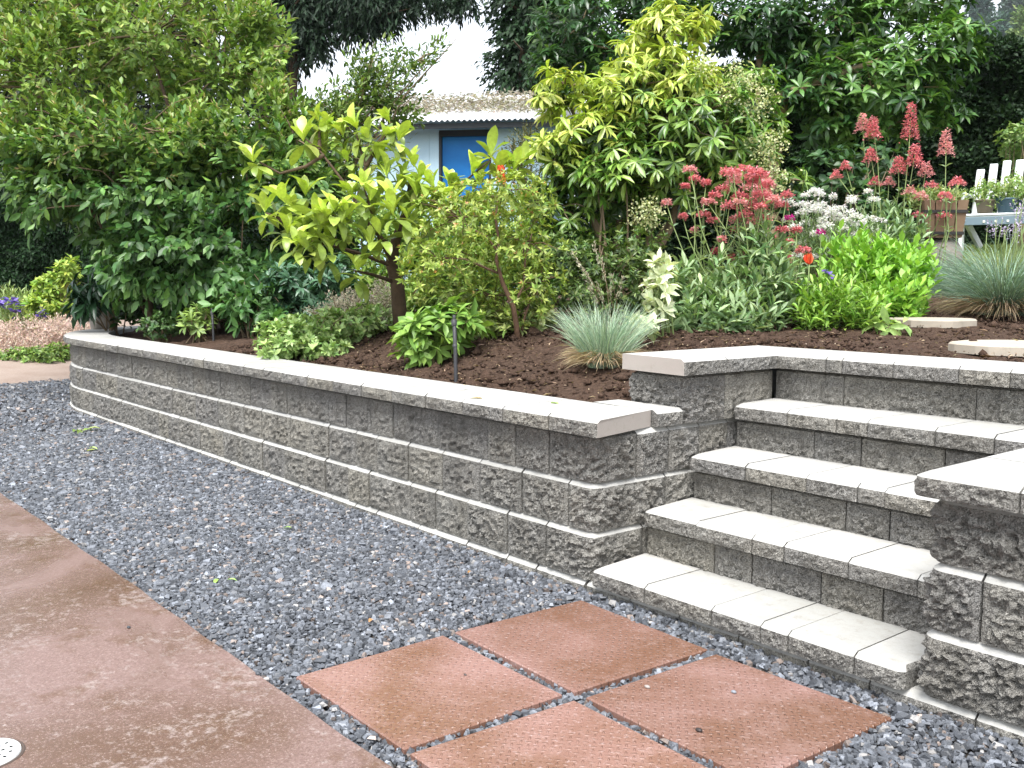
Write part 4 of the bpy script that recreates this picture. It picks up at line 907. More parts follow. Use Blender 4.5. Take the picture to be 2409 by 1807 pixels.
clump('ground_cover', 'mat of pale green rosettes spilling over the wall cap', 'ground cover', [(640, 728, 92, 40, 7.15, .35), (730, 705, 85, 40, 7.3, .35), (605, 752, 55, 24, 7.0, .25), (800, 690, 60, 34, 7.5, .3), (690, 752, 60, 24, 7.0, .2)], 640, 'whorl', .065, .028, two((.17, .30, .08), (.42, .54, .22), .16), M_LEAF, 'oval', 300, 7, .95, .05)
L_ = [(760, 650, 60, 28, 7.6, .25), (830, 640, 35, 45, 7.7, .2), (800, 690, 50, 22, 7.45, .2), (700, 668, 40, 16, 7.5, .2)]
clump('ground_cover', 'frothy pinkish cream flower haze above the pale green mat', 'flowers', L_, 900, 'spray', .018, .012, two((.35, .36, .22), (.62, .52, .44)), M_PETAL, 'small', 0, 6, length=.06)
clump('broadleaf_plant', 'bright green broadleaf plant just behind wall left of riser', 'plant', [(935, 720, 62, 46, 6.15, .25), (900, 745, 38, 36, 6.1, .18), (985, 695, 50, 42, 6.2, .2)], 95, 'whorl', .13, .05, two((.11, .24, .04), (.27, .40, .09), .16), M_LEAF, 'big', 300, 7, 1.1, .3, .7)
clump('leafy_shrub', 'yellow-green variegated low shrub behind the irrigation riser', 'shrub', [(1040, 690, 60, 40, 6.7, .25), (1090, 710, 60, 30, 6.6, .2), (990, 650, 50, 30, 6.8, .2), (1160, 690, 50, 40, 6.8, .2)], 240, 'whorl', .06, .024, two((.13, .22, .04), (.42, .46, .18), .2), M_LEAF, 'oval', 0, 8)
clump('dark_azalea', 'dark green azalea with orange tips below the pieris', 'shrub', [(1270, 570, 90, 70, 7.3, .35), (1350, 610, 90, 70, 7.2, .35), (1230, 640, 70, 50, 7.1, .3), (1380, 540, 60, 50, 7.3, .3), (1300, 670, 110, 40, 7.1, .3), (1200, 560, 50, 60, 7.4, .3)], 800, 'whorl', .055, .02, two((.035, .085, .02), (.16, .23, .06), .22), M_LEAF, 'oval', 0, 8)
clump('leafy_shrub', 'brownish green bush at the right corner of the shed', 'shrub', [(1140, 310, 50, 40, 12.6, .4), (1120, 350, 40, 40, 12.6, .4), (1150, 420, 60, 80, 12.6, .4)], 420, 'spray', .06, .022, two((.07, .09, .03), (.18, .17, .07)), M_DARK, 'small', 0, 8, length=.25)
clump('leafy_shrub', 'dark broad-leaved bush in shade behind the red flowers', 'shrub', [(1790, 380, 80, 60, 9.8, .4), (1850, 440, 90, 50, 9.8, .4), (1720, 440, 60, 50, 9.6, .4), (1900, 350, 60, 50, 10, .3)], 260, 'whorl', .11, .06, two((.02, .06, .018), (.06, .13, .04)), M_LEAF, 'oval', 0, 6)
clump('small_shrub', 'light green shrub beside hedge at the right edge', 'shrub', [(2205, 310, 45, 45, 11.8, .4), (2240, 360, 50, 60, 11.8, .4)], 260, 'whorl', .08, .035, two((.10, .2, .05), (.3, .4, .14)), M_LEAF, 'oval', 0, 7)
clump('leafy_shrub', 'dense mid green bush between the rhododendron trunk and the shed', 'shrub', [(800, 470, 70, 50, 9.2, .4), (1010, 450, 80, 40, 9.2, .4), (900, 510, 90, 75, 9.0, .4), (980, 560, 80, 80, 8.8, .4), (830, 600, 70, 60, 9.0, .35), (1060, 500, 80, 60, 9.2, .4), (920, 640, 110, 40, 8.6, .35), (1150, 560, 80, 90, 8.8, .4), (1060, 590, 80, 70, 8.4, .35), (960, 610, 80, 60, 8.3, .35)], 1900, 'spray', .08, .03, two((.09, .19, .035), (.27, .38, .08), .2), M_LEAF, 'oval', 0, 8, length=.2)
clump('leafy_shrub', 'dark shady bush under the right side of the big left shrub', 'shrub', [(620, 560, 90, 70, 10.2, .4), (720, 520, 90, 80, 10.3, .4), (700, 620, 90, 60, 9.9, .4), (480, 650, 120, 50, 10.4, .4), (330, 660, 110, 45, 10.6, .4)], 700, 'spray', .10, .04, two((.02, .06, .015), (.06, .13, .03), .2), M_LEAF, 'oval', 0, 8, length=.2)
# left of the wall
def lowbase(dx, D): p = at(dx, 600, D); return np.array((p[0], p[1], float(low_z(p[0], p[1]))))
clump('rhododendron', 'dark rhododendron with long drooping leaves over the wall end', 'shrub', [(205, 610, 40, 45, 10.2, .25), (240, 590, 35, 35, 10.2, .25), (185, 645, 22, 25, 10.1, .15)], 40, 'whorl', .24, .06, two((.012, .04, .018), (.04, .10, .045)), M_GLOSS, 'big', 200, 8, 1.4, .75, 1, base=base_at(245, 10.5))
clump('leafy_shrub', 'bright yellow-green shrub with pale pink spikes by left hedge', 'shrub', [(125, 620, 42, 36, 16.2, .4), (105, 660, 50, 30, 16, .4), (150, 585, 20, 30, 16, .3)], 330, 'whorl', .13, .05, two((.16, .30, .04), (.42, .52, .10)), M_LEAF, 'oval', 0, 7, base=lowbase(120, 16))
clump('ground_cover', 'band of pale pink dried flower heads left of the wall', 'flowers', [(60, 715, 95, 30, 15.0, .7), (150, 705, 60, 28, 14.6, .6), (-40, 725, 80, 30, 15.2, .7), (30, 745, 90, 22, 14.6, .5), (110, 745, 60, 22, 14.5, .5)], 2400, 'spray', .05, .022, two((.42, .30, .24), (.68, .55, .47)), M_PETAL, 'small', 0, 6, length=.12, base=lowbase(60, 14.8))
clump('ground_cover', 'low bright green mat edging the pink grit path', 'ground cover', [(60, 775, 90, 22, 13.8, .4), (-30, 788, 60, 20, 13.8, .4), (120, 765, 40, 24, 13.7, .4)], 1200, 'whorl', .055, .03, two((.07, .15, .03), (.24, .34, .07)), M_LEAF, 'oval', 0, 6, base=lowbase(60, 14))
clump('iris_clump', 'purple flowering iris clump at the left edge', 'flowers', [(20, 655, 60, 35, 16.5, .5), (60, 690, 60, 22, 16, .5), (10, 690, 50, 20, 16, .4)], 420, 'spray', .16, .022, two((.16, .26, .08), (.38, .46, .2)), M_LEAF, 'small', 0, 6, length=.2, base=lowbase(20, 16.3), upw=1.4)
def iris_flower(t_label, spots, D):
    for k, (dx, dy, s) in enumerate(spots):
        q = at(dx, dy, D); L = Leaves(); n = 16; a = rng.uniform(0, 6.28, n)
        d = np.stack([np.cos(a), np.sin(a), rng.uniform(-.4, .8, n)], 1); L.add(np.tile(q, (n, 1))+rng.normal(0, .03*s, (n, 3)), d, np.tile((0, 0, 1.), (n, 1)), .10*s, .06*s, two((.12, .08, .36), (.26, .20, .55))(n))
        V, T, C = leaf_geo(L.arr(), 'oval'); b = lowbase(dx, D) if D > 12 else base_at(dx, D); t = thing('iris_flower', b, t_label[k], 'flower'); npobj('petals', V, T, M_PETAL, t, C); Tb = Tubes(); Tb.add(bend(b, q, 4, 0, .01), (.008, .005), 5); Tb.build('stem', M_STEM, t)
iris_flower(['purple iris bloom, top of the left group', 'purple iris bloom below the topmost one', 'lone purple iris bloom right of the left group', 'purple iris bloom cut by left edge of photo'], [(24, 655, 1.3), (38, 668, 1.3), (92, 680, 1.1), (0, 656, 1.1)], 15.6)
iris_flower(['dark violet iris bloom below the red flowers'], [(1790, 590, .42)], 6.1)

# stone at the far end of the wall, edging pebbles
def rock(name, c, r, m, label, cat, seed=0, sq=1):
    u, v = np.meshgrid(np.linspace(0, 2*np.pi, 17)[:-1], np.linspace(-np.pi/2, np.pi/2, 9)); d = np.stack([np.cos(v)*np.cos(u), np.cos(v)*np.sin(u), np.sin(v)], -1).reshape(-1, 3)
    d = np.sign(d)*np.abs(d)**sq
    V = [c+np.array(r)*q*(1+.22*noise.noise(Vector(q)*1.6+Vector((seed*7.1, 3, 1)))) for q in d]; Fc = []
    for i in range(8):
        for j in range(16): a = i*16+j; b = i*16+(j+1) % 16; Fc.append((a, b, b+16, a+16))
    o = pyobj(name, V, Fc, m, None, smooth=True); return tag(o, label, cat)
MS = mat('field_stone', rough=.85, spec=.3); g = G(MS); n1 = g.noise(9, 5, .65); n2 = g.noise(60, 4); g.col(g.mix(n2, g.mix(n1, (.14, .125, .10), (.33, .30, .26)), (.24, .22, .19))); g.bump(n1, .6, .03)
c = at(222, 690, 10.9); rock('boulder', c, (.15, .13, .17), MS, 'upright grey stone behind the curved wall end', 'stone', 1, .6)
for k, (dx, dy, D, lb) in enumerate(((22, 790, 13.6, 'small tan edging stone beside the grit path, leftmost'), (38, 786, 13.6, 'small tan edging stone right of its twin by grit path'))):
    rock('edging_stone', at(dx, dy, D), (.085, .06, .045), MS, lb, 'stone', k+4)

# ---- blue fescue and oat grass
def tuft(label, base, n, ln, wd_, cols, dead, curve, spread, lean=.55):
    t = thing('ornamental_grass', base, label, 'grass tuft')
    a = rng.uniform(0, 6.28, n); rr = np.sqrt(rng.uniform(0, 1, n)); P = base+np.stack([np.cos(a)*rr*spread, np.sin(a)*rr*spread, np.zeros(n)], 1)
    D0 = np.stack([np.cos(a)*rr*lean, np.sin(a)*rr*lean, np.ones(n)], 1)+rng.normal(0, .12, (n, 3))
    V, T, C = blades(P, D0, ln*rng.uniform(.45, 1.15, n), wd_, curve*rng.uniform(.3, 1.2, n), cols(n)); tag(npobj('blades', V, T, M_DARK, t, C), kind='stuff')
    m = int(n*.6); a = rng.uniform(0, 6.28, m); P = base+np.stack([np.cos(a)*spread, np.sin(a)*spread, np.full(m, .02)], 1)*rng.uniform(.6, 1.05, (m, 1))*[1, 1, 1]; P[:, 2] = base[2]+rng.uniform(.02, .07, m)
    P[:, :2] = base[:2]+(P[:, :2]-base[:2])
    D0 = np.stack([np.cos(a), np.sin(a), rng.uniform(.1, .9, m)], 1); V, T, C = blades(P, D0, ln*rng.uniform(.3, .62, m), wd_*1.2, 1.6*rng.uniform(.6, 1.3, m), dead(m)); tag(npobj('dead_blades', V, T, M_DARK, t, C), kind='stuff')
    return t
b = gz(at(1305, 800, 5.35)); tuft('blue-green fescue tuft beside the upper wall corner', b+np.array((0, 0, -.01)), 1150, .355, .0036, two((.19, .30, .21), (.47, .57, .42), .16), two((.24, .17, .09), (.52, .42, .27)), .5, .085, .46)
b = gz(at(2165, 680, 6.9)); tuft('large blue oat grass mound at the right edge', b, 2600, .60, .0045, two((.13, .22, .16), (.33, .43, .34), .12), two((.22, .15, .09), (.48, .38, .25)), 1.0, .17, .85)
# tall pale grass stalks behind the fescue
def stalks():
    b = base_at(1320, 6.6); t = thing('flowering_grass', b, 'thin pale flowering grass stalks before the dark azalea', 'grass'); Tb = Tubes(); L = Leaves()
    for dx, dy in ((1237, 545), (1260, 580), (1283, 525), (1300, 560), (1320, 595), (1290, 610), (1345, 600), (1272, 620)):
        e = at(dx, dy, 6.45); Tb.add(bend(b+rng.normal(0, .06, 3)*[1, 1, 0], e, 6, .05, .008), (.003, .0018), 4); n = 40; s = rng.uniform(0, 1, n)[:, None]; d = unit(e-b)
        L.add(e-d*s*.16+rng.normal(0, .006, (n, 3)), d+rng.normal(0, .4, (n, 3)), rand_dirs(n), .022, .007, two((.45, .42, .30), (.7, .66, .5))(n))
    Tb.build('stem', M_TWIG, t); foliage(t, L, 'small', M_PETAL, name='flower_spikes')
stalks()

# ---- red valerian
RED = two((.60, .14, .165), (.78, .34, .345), .12); PINK = two((.66, .26, .26), (.82, .48, .46), .1)
def flower_head(t, c, r, tiers, h, colf, n=70):
    n = max(int(n*1.9), 80); r = r*1.12
    """stacked domes of tiny florets"""
    L = Leaves()
    for k in range(tiers):
        f = 1-.55*k/max(1, tiers-1) if tiers > 1 else 1; m = int(n*f); a = rng.uniform(0, 6.28, m); q = np.sqrt(rng.uniform(0, 1, m))*r*f*rng.uniform(.8, 1.1, m)
        p = c+np.stack([np.cos(a)*q, np.sin(a)*q, h*k/max(1, tiers)+.55*r*(1-(q/(r*f+1e-6))**2)+rng.normal(0, .009, m)], 1)
        d = np.stack([np.cos(a), np.sin(a), rng.uniform(-.1, .9, m)], 1)+rng.normal(0, .4, (m, 3)); L.add(p, d, np.tile((0, 0, 1.), (m, 1))+rng.normal(0, .3, (m, 3)), rng.uniform(.015, .026, m), .015, colf(m))
    V, T, C = leaf_geo(L.arr(), 'small'); return tag(npobj('flower_head', V, T, M_PETAL, t, C), kind='stuff')
def valerian(label, base, heads, D, leafpx, nleaf, spread=.18):
    t = thing('valerian', base, label, 'flowers'); Tb = Tubes(); L = Leaves()
    for dx, dy, r, tiers, h, dd in heads:
        c = at(dx, dy, D+dd); flower_head(t, c, r, tiers, h, RED if rng.uniform() < .7 else PINK, 60 if tiers > 1 else 75)
        b = base+np.array((rng.normal(0, spread), rng.normal(0, spread*.7), 0))+RH*m_px((dx-leafpx[0])*.45, D); b[2] = soil_z(b[0], b[1])
        st = bend(b, c+np.array((0, 0, h*.6 if tiers > 1 else 0)), 6, .0, .012); Tb.add(st, (.006, .003), 5)
        for k in (2, 3, 4):
            q = st[k]; a = rng.uniform(0, 6.28); dr = np.array([[math.cos(a), math.sin(a), .5], [-math.cos(a), -math.sin(a), .5]]); L.add(np.tile(q, (2, 1)), dr, np.tile((0, 0, 1.), (2, 1)), .075, .03, two((.18, .28, .14), (.38, .48, .30))(2))
    P, A, Cn = tips([(leafpx[0], leafpx[1], leafpx[2], leafpx[3], D, .35)], nleaf, (.3, 1.05)); P[:, 2] = np.maximum(P[:, 2], soil_z(P[:, 0], P[:, 1])+.03)
    spray(L, P, unit(A*.5+np.array((0, 0, .9))), .14, 7, .085, .028, two((.11, .21, .08), (.32, .43, .24), .18), .8, .15)
    foliage(t, L, 'oval', M_LEAF, 120); Tb.build('stems', M_STEM, t)
hd = []
for dx, dy, r in ((1610, 372, .05), (1640, 385, .055), (1585, 398, .05), (1655, 400, .05), (1620, 412, .06), (1648, 425, .055), (1598, 432, .055), (1630, 445, .06), (1665, 440, .05), (1700, 425, .035), (1560, 412, .04), (1610, 470, .05), (1650, 480, .05), (1575, 450, .045), (1530, 440, .04), (1545, 425, .035), (1520, 468, .04), (1540, 480, .035), (1490, 370, .038), (1500, 390, .03), (1525, 398, .025), (1440, 440, .025), (1690, 500, .035), (1700, 525, .03), (1680, 545, .03), (1610, 548, .025), (1620, 590, .022), (1735, 545, .04), (1590, 500, .03), (1665, 520, .03), (1480, 405, .02), (1560, 520, .02), (1700, 560, .022), (1655, 570, .02), (1580, 560, .018), (1640, 520, .025), (1720, 500, .03), (1545, 545, .018), (1690, 590, .018), (1475, 470, .018), (1500, 500, .018)):
    hd.append((dx, dy, r, 1, 0, rng.uniform(-.25, .25)))
    if r >= .05: hd += [(dx+rng.normal(0, 14), dy+rng.normal(0, 14), r*.75, 1, 0, rng.uniform(-.25, .25)) for _ in range(2)]
valerian('big red valerian clump in full flower right of the fescue', base_at(1590, 6.6), hd, 6.6, (1590, 650, 130, 60), 200)
hd = [(1885, 300, .06, 5, .16, 0), (1862, 285, .05, 4, .14, .05), (1880, 350, .055, 3, .10, 0), (1965, 300, .06, 7, .28, 0), (1975, 360, .07, 5, .16, -.1), (1940, 375, .06, 4, .12, 0), (2000, 380, .055, 3, .10, 0), (2042, 335, .055, 5, .20, .05), (1805, 385, .04, 2, .06, 0), (1825, 365, .035, 2, .06, 0), (1990, 430, .05, 2, .05, -.1), (1920, 400, .04, 2, .06, .1), (2068, 400, .05, 2, .05, -.2), (2040, 425, .04, 1, 0, -.2), (1890, 400, .045, 2, .07, 0), (1965, 420, .05, 2, .06, -.1)]
valerian('tall red valerian spires in front of the wooden planter', base_at(1940, 8.0), hd, 8.0, (1930, 500, 80, 60), 120, .12)
clump('valerian', 'grey-green leafy valerian stems below the red flowers', 'plant', [(1560, 620, 130, 70, 6.5, .35), (1500, 660, 90, 50, 6.4, .3), (1620, 660, 90, 60, 6.3, .3), (1450, 600, 40, 45, 6.5, .2), (1680, 610, 60, 70, 6.4, .25), (1550, 690, 120, 35, 6.3, .3), (1640, 540, 60, 50, 6.5, .25)], 470, 'spray', .10, .028, two((.10, .20, .07), (.36, .47, .25), .24), M_LEAF, 'oval', 150, 9, droop=.15, upw=.7, length=.2, stem_m=M_STEM, stems=14)

# ---- white yarrow, sedum, others
def yarrow():
    b = base_at(1790, 7.6); t = thing('white_flowers', b, 'cloud of small white flower heads beside red valerian', 'flowers'); Tb = Tubes(); L = Leaves()
    for i in range(85):
        dx, dy = rng.normal(1795, 68), rng.normal(475, 42); 
        if not (1690 < dx < 1900 and 408 < dy < 560): continue
        c = at(dx, dy, 7.5+rng.uniform(-.25, .25)); flower_head(t, c, rng.uniform(.022, .045), 1, 0, two((.72, .72, .68), (.85, .84, .8), .05), 34)
        bb = b+RH*m_px((dx-1790)*.6, 7.5); bb[2] = soil_z(bb[0], bb[1]); Tb.add(bend(bb, c, 5, 0, .012), (.004, .002), 4)
    P, A, Cn = tips([(1790, 540, 90, 60, 7.5, .3), (1740, 500, 40, 50, 7.5, .2), (1850, 510, 60, 50, 7.6, .3)], 300, (.3, 1.05)); spray(L, P, unit(A*.4+np.array((0, 0, 1))), .12, 7, .06, .012, two((.14, .24, .10), (.36, .46, .26)), .8, .1); foliage(t, L, 'small', M_LEAF); Tb.build('stems', M_STEM, t)
yarrow()
clump('sedum', 'rounded bright lime green leafy mound before the planter', 'plant', [(1900, 570, 105, 75, 7.0, .4), (1840, 560, 70, 60, 7.0, .35), (1960, 590, 60, 65, 6.95, .3), (1900, 630, 95, 45, 6.8, .35), (1960, 650, 50, 35, 6.75, .25)], 330, 'spray', .085, .04, two((.16, .36, .04), (.36, .60, .10), .13), M_LEAF, 'oval', 300, 10, droop=.02, upw=1.1, length=.22, stem_m=M_STEM, stems=10)
clump('leafy_plant', 'bright green narrow-leaved plant in front of the lime mound', 'plant', [(1800, 640, 70, 55, 6.2, .3), (1760, 660, 45, 45, 6.15, .25), (1860, 660, 50, 45, 6.2, .25)], 230, 'spray', .085, .022, two((.14, .30, .04), (.34, .52, .10), .15), M_LEAF, 'big', 250, 9, droop=.1, upw=1.0, length=.18, stem_m=M_STEM, stems=10)
clump('hosta', 'small pale flopped-over leaves beside the round stepping stone', 'plant', [(1920, 700, 30, 10, 5.9, .1)], 7, 'whorl', .13, .05, two((.22, .38, .10), (.42, .55, .2)), M_LEAF, 'big', 80, 5, 1.4, .2)
clump('pale_lily', 'pale cream-green variegated plant right of the fescue', 'plant', [(1425, 590, 30, 35, 6.0, .15), (1390, 700, 25, 18, 5.7, .12), (1420, 640, 25, 40, 5.9, .15)], 40, 'whorl', .085, .035, two((.45, .52, .30), (.68, .72, .50)), M_LEAF, 'oval', 200, 7, 1.0, .1, stem_m=M_STEM)
def poppy():
    b = base_at(1745, 6.1); t = thing('poppy', b, 'single orange-red poppy bud below the valerian', 'flower'); q = at(1748, 572, 6.1); L = Leaves(); n = 14; d = np.tile(unit(np.array((-.3, .1, .9))), (n, 1))+rng.normal(0, .25, (n, 3)); L.add(np.tile(q, (n, 1)), d, rand_dirs(n), .075, .035, two((.6, .05, .02), (.75, .16, .06))(n)); V, T, C = leaf_geo(L.arr(), 'oval'); npobj('petals', V, T, M_PETAL, t, C); Tb = Tubes(); Tb.add(bend(b, q, 5, 0, .01), (.005, .004), 5); Tb.build('stem', M_STEM, t)
    b = base_at(1085, 7.0); t = thing('torch_lily', b, 'orange torch lily spike above the azalea', 'flower'); q = at(1082, 396, 6.95); n = 260; s = rng.uniform(0, 1, n); a = rng.uniform(0, 6.28, n); r = .026*np.sqrt(1-s*.75)
    p = q+np.stack([np.cos(a)*r, np.sin(a)*r, s*.13], 1); L = Leaves(); L.add(p, np.stack([np.cos(a), np.sin(a), np.full(n, -.9)], 1), np.stack([np.cos(a), np.sin(a), np.full(n, .5)], 1), .022, .009, mixcol((.75, .45, .12), (.75, .10, .03), np.clip(s*3, 0, 1))); V, T, C = leaf_geo(L.arr(), 'small'); npobj('flower_head', V, T, M_PETAL, t, C); Tb = Tubes(); Tb.add(bend(b, q+np.array((0, 0, .09)), 6, 0, .006), (.009, .006), 6); Tb.build('stem', M_STEM, t)
    for dx, dy, lb in ((1705, 475, 'small magenta flower beside white yarrow, upper'), (1772, 505, 'small magenta flower below the white yarrow')):
        b = base_at(dx, 6.9); t = thing('campion', b, lb, 'flower'); q = at(dx, dy, 6.9); flower_head(t, q, .025, 1, 0, two((.45, .02, .22), (.6, .06, .3)), 30); Tb = Tubes(); Tb.add(bend(b, q, 5, 0, .01), (.004, .003), 5); Tb.build('stem', M_STEM, t)
poppy()
clump('lavender', 'thin pale purple flower stems at the right edge above the oat grass', 'flowers', [(2170, 485, 50, 16, 7.6, .2), (2205, 450, 20, 20, 7.7, .2)], 45, 'spray', .03, .014, two((.40, .34, .5), (.58, .52, .66)), M_PETAL, 'small', 0, 6, length=.08, upw=1.5, stem_m=M_STEM)

# ---- stepping stones
def stepping(label, dx, dy, z, r, m, cat='stepping stone'):
    d = (FW+RT*((dx*K-W/2)/F)+UP*((H/2-dy*K)/F)); c = CAM+d*((z-CAM[2])/d[2]); n = 28; V = []
    for _ in range(30): z = .6*z+.4*(float(soil_z(c[0], c[1]))+.04); c = CAM+d*((z-CAM[2])/d[2])

    rad = [r*(1+.05*math.sin(3*a+dx)+.03*math.sin(7*a)) for a in np.linspace(0, 2*math.pi, n+1)[:-1]]
    for f, zz in ((1.0, -.05), (1.0, -.008), (.97, 0), (.5, .003)):
        for k in range(n): a = 2*math.pi*k/n; V.append((c[0]+rad[k]*f*math.cos(a), c[1]+rad[k]*f*math.sin(a), z+zz))
    Fc = [(j*n+k, j*n+(k+1) % n, (j+1)*n+(k+1) % n, (j+1)*n+k) for j in range(3) for k in range(n)]+[tuple(3*n+k for k in range(n))]
    tag(pyobj('stepping_stone', V, Fc, m), label, cat, 'round stepping stones')
MT = concrete_smooth('stepping_concrete', (.34, .29, .235), (.44, .39, .32), .6)
stepping('round tan stepping stone nearest the upper wall, cut by right edge', 2195, 741, .945, .30, MT)
stepping('round tan stepping stone in front of the lime mound', 2015, 688, .995, .27, MT)
stepping('grey stepping stone beside the oat grass', 2040, 662, 1.06, .25, M_CAST)
stepping('farthest grey stepping stone at the lawn edge', 2035, 640, 1.13, .27, M_CAST)

# ---- wooden planter on a rock, with plants
def planter():
    D = 8.6; c = at(2030, 515, D); zb = c[2]; h = m_px(78, D); wt = m_px(62, D); wb = m_px(50, D)
    rock('boulder', np.array((c[0], c[1], zb-.16)), (.20, .18, .17), MS, 'pale lumpy stone under the wooden planter', 'stone', 9)
    t = thing('wooden_planter', (c[0], c[1], zb), 'square tapered wooden planter with dark bands on a stone', 'planter')
    mw = mat('planter_wood', rough=.75, spec=.3); g = G(mw); n = g.noise(14, 5, .6, dist=1.5); g.col(g.mix(n, (.16, .10, .06), (.27, .19, .12))); g.bump(n, .3, .004); mb = mat('planter_band', (.02, .018, .016), .6)
    ca, sa = math.cos(R(40)), math.sin(R(40)); rx = np.array((ca, sa, 0)); ry = np.array((-sa, ca, 0))
    for (u, v) in ((rx, ry), (ry, -rx), (-rx, -ry), (-ry, rx)):
        nb = 4
        for k in range(nb):
            V = []
            for z, w in ((0, wb), (h, wt)):
                w = w*.72
                for dep in (0, -.02):
                    for f in (k/nb+.012, (k+1)/nb-.012): V.append(c*[1, 1, 0]+np.array((0, 0, zb+z))+v*(w+dep)+u*(w*(2*f-1)))
            pyobj('board', V, [(0, 1, 3, 2), (4, 6, 7, 5), (0, 4, 5, 1), (2, 3, 7, 6), (0, 2, 6, 4), (1, 5, 7, 3)], mw, t)
        for z in (.12, .70):
            w = (wb+(wt-wb)*z)*.72+.004; V, Fc = box_vf(c*[1, 1, 0]+np.array((0, 0, zb+h*z))+v*(w+.001), u*w, v*.006, (0, 0, .013)); pyobj('band', V, Fc, mb, t)
    w = wt*.68; pyobj('potting_soil', [c*[1, 1, 0]+np.array((0, 0, zb+h*.93))+rx*w*a+ry*w*b for a, b in ((-1, -1), (1, -1), (1, 1), (-1, 1))], [(0, 1, 2, 3)], M_SOIL, t)
    clump('planter_flowers', 'trailing green plant with red flowers in the wooden planter', 'flowers', [(2030, 425, 60, 26, D, .15), (2060, 430, 30, 24, D, .12), (1990, 430, 35, 24, D, .12)], 170, 'spray', .05, .02, two((.16, .25, .07), (.42, .48, .2)), M_LEAF, 'oval', 0, 7, length=.1, base=np.array((c[0], c[1], zb+h*.93)), stem_m=M_STEM)
    for dx, dy, lb in ((2010, 405, 'upper left red bloom in the planter'), (2066, 400, 'upper right red bloom in the planter'), (2045, 432, 'middle red bloom in the planter'), (1985, 470, 'red bloom hanging at left of the planter'), (2040, 470, 'red bloom in front of planter boards')):
        q = at(dx, dy, D-.25); b = base_at(dx, D-.3); tt = thing('valerian', b, lb, 'flower'); flower_head(tt, q, .05, 1, 0, RED, 70); Tb = Tubes(); Tb.add(bend(b, q, 5, 0, .01), (.005, .003), 5); Tb.build('stem', M_STEM, tt)
planter()

# ---- white adirondack chair with flower pots on its seat
def chair():
    D = 11.0; c = at(2165, 500, D); zb = float(soil_z(c[0], c[1]))+.03
    t = thing('garden_chair', (c[0], c[1], zb), 'white wooden slat-back garden chair holding flower pots, right edge', 'chair')
    mw = mat('chair_paint', rough=.55, spec=.4); g = G(mw); n = g.noise(12, 4); g.col(g.mix(n, (.62, .66, .68), (.80, .81, .80))); mk = mat('chair_painted_shade', (.16, .22, .26), .6)
    f = unit((CAM-c)*[1, 1, 0])*.96+RH*.0; f = unit(f-RH*.25); s = np.array((-f[1], f[0], 0)); s = s if s@RH > 0 else -s; z = np.array((0, 0, 1.))
    o = np.array((c[0], c[1], zb)); zt = at(2165, 340, D)[2]-zb; zs = at(2150, 462, D)[2]-zb
    for k in range(6):                                             # fan back
        x = (k-2.5)*.118; top = zt-.014*(k-2.5)**2; bd = unit(z*1-f*.28); a = o+s*x*.9-f*.18+z*(zs*.75); Lg = (top-zs*.75)/bd[2]
        board('back_slat', a+bd*Lg/2+s*x*.25, s*.044, np.cross(bd, s)*.010, bd*Lg/2, mw, t, .008)
    for k in range(5): board('seat_slat', o+f*(.26-k*.10)+z*(zs-.02-k*.018), s*.33, f*.044, z*.011, mw, t)
    for sg in (-1, 1):
        board('arm', o+s*sg*.40+f*.05+z*(zs+.22), s*.055, f*.36, z*.012, mw, t)
        board('front_leg', o+s*sg*.36+f*.27+z*((zs+.2)/2), s*.02, f*.05, z*(zs+.2)/2, mw, t)
        e = unit(f*.9+z*.35); board('back_leg', o+s*sg*.33-f*.08+z*(zs*.52), s*.018, e*.46, np.cross(e, s)*.05, mw, t)
    board('front_apron', o+f*.32+z*(zs-.09), s*.34, f*.012, z*.045, mk, t)  # apron coloured dark to stand for the shadow on it
    for x in (-.12, 0, .12): board('apron_peg', o+f*.334+s*x+z*(zs-.10), s*.012, f*.004, z*.012, mat('peg_white', (.8, .8, .7), .5), t, .002)
    for k, (x, y, r, h, col, lb) in enumerate(((-.16, .14, .10, .13, (.16, .13, .09), 'brown flower pot on the left of the chair seat'), (.05, .10, .11, .14, (.04, .09, .13), 'dark blue flower pot on the chair seat middle'), (.2, .0, .09, .12, (.06, .10, .12), 'dark flower pot on the chair seat at right'))):
        p = o+s*x+f*y+z*(zs+.0); n = 18; V = []
        for q, zz in ((.75, 0), (1, h), (1.1, h), (1.1, h+.02), (.95, h+.02), (.9, h-.02)):
            for j in range(n): a = 2*math.pi*j/n; V.append(p+np.array((r*q*math.cos(a), r*q*math.sin(a), zz)))
        Fc = [(i*n+j, i*n+(j+1) % n, (i+1)*n+(j+1) % n, (i+1)*n+j) for i in range(5) for j in range(n)]+[tuple(range(n))[::-1], tuple(5*n+j for j in range(n))]
        tp = thing('flower_pot', p, lb, 'flower pot'); pyobj('pot', V, Fc, mat('pot_glaze', col, .4), tp, smooth=True)
        L = Leaves(); m = 90; P = p+np.array((0, 0, h+.12))+rng.normal(0, 1, (m, 3))*[.09, .09, .07]; spray(L, P, unit(rng.normal(0, .5, (m, 3))+z), .10, 6, .055, .02, two((.16, .30, .06), (.46, .54, .24)), .8, .1); foliage(tp, L, 'oval', M_LEAF, name='plant')
    return t
chair()

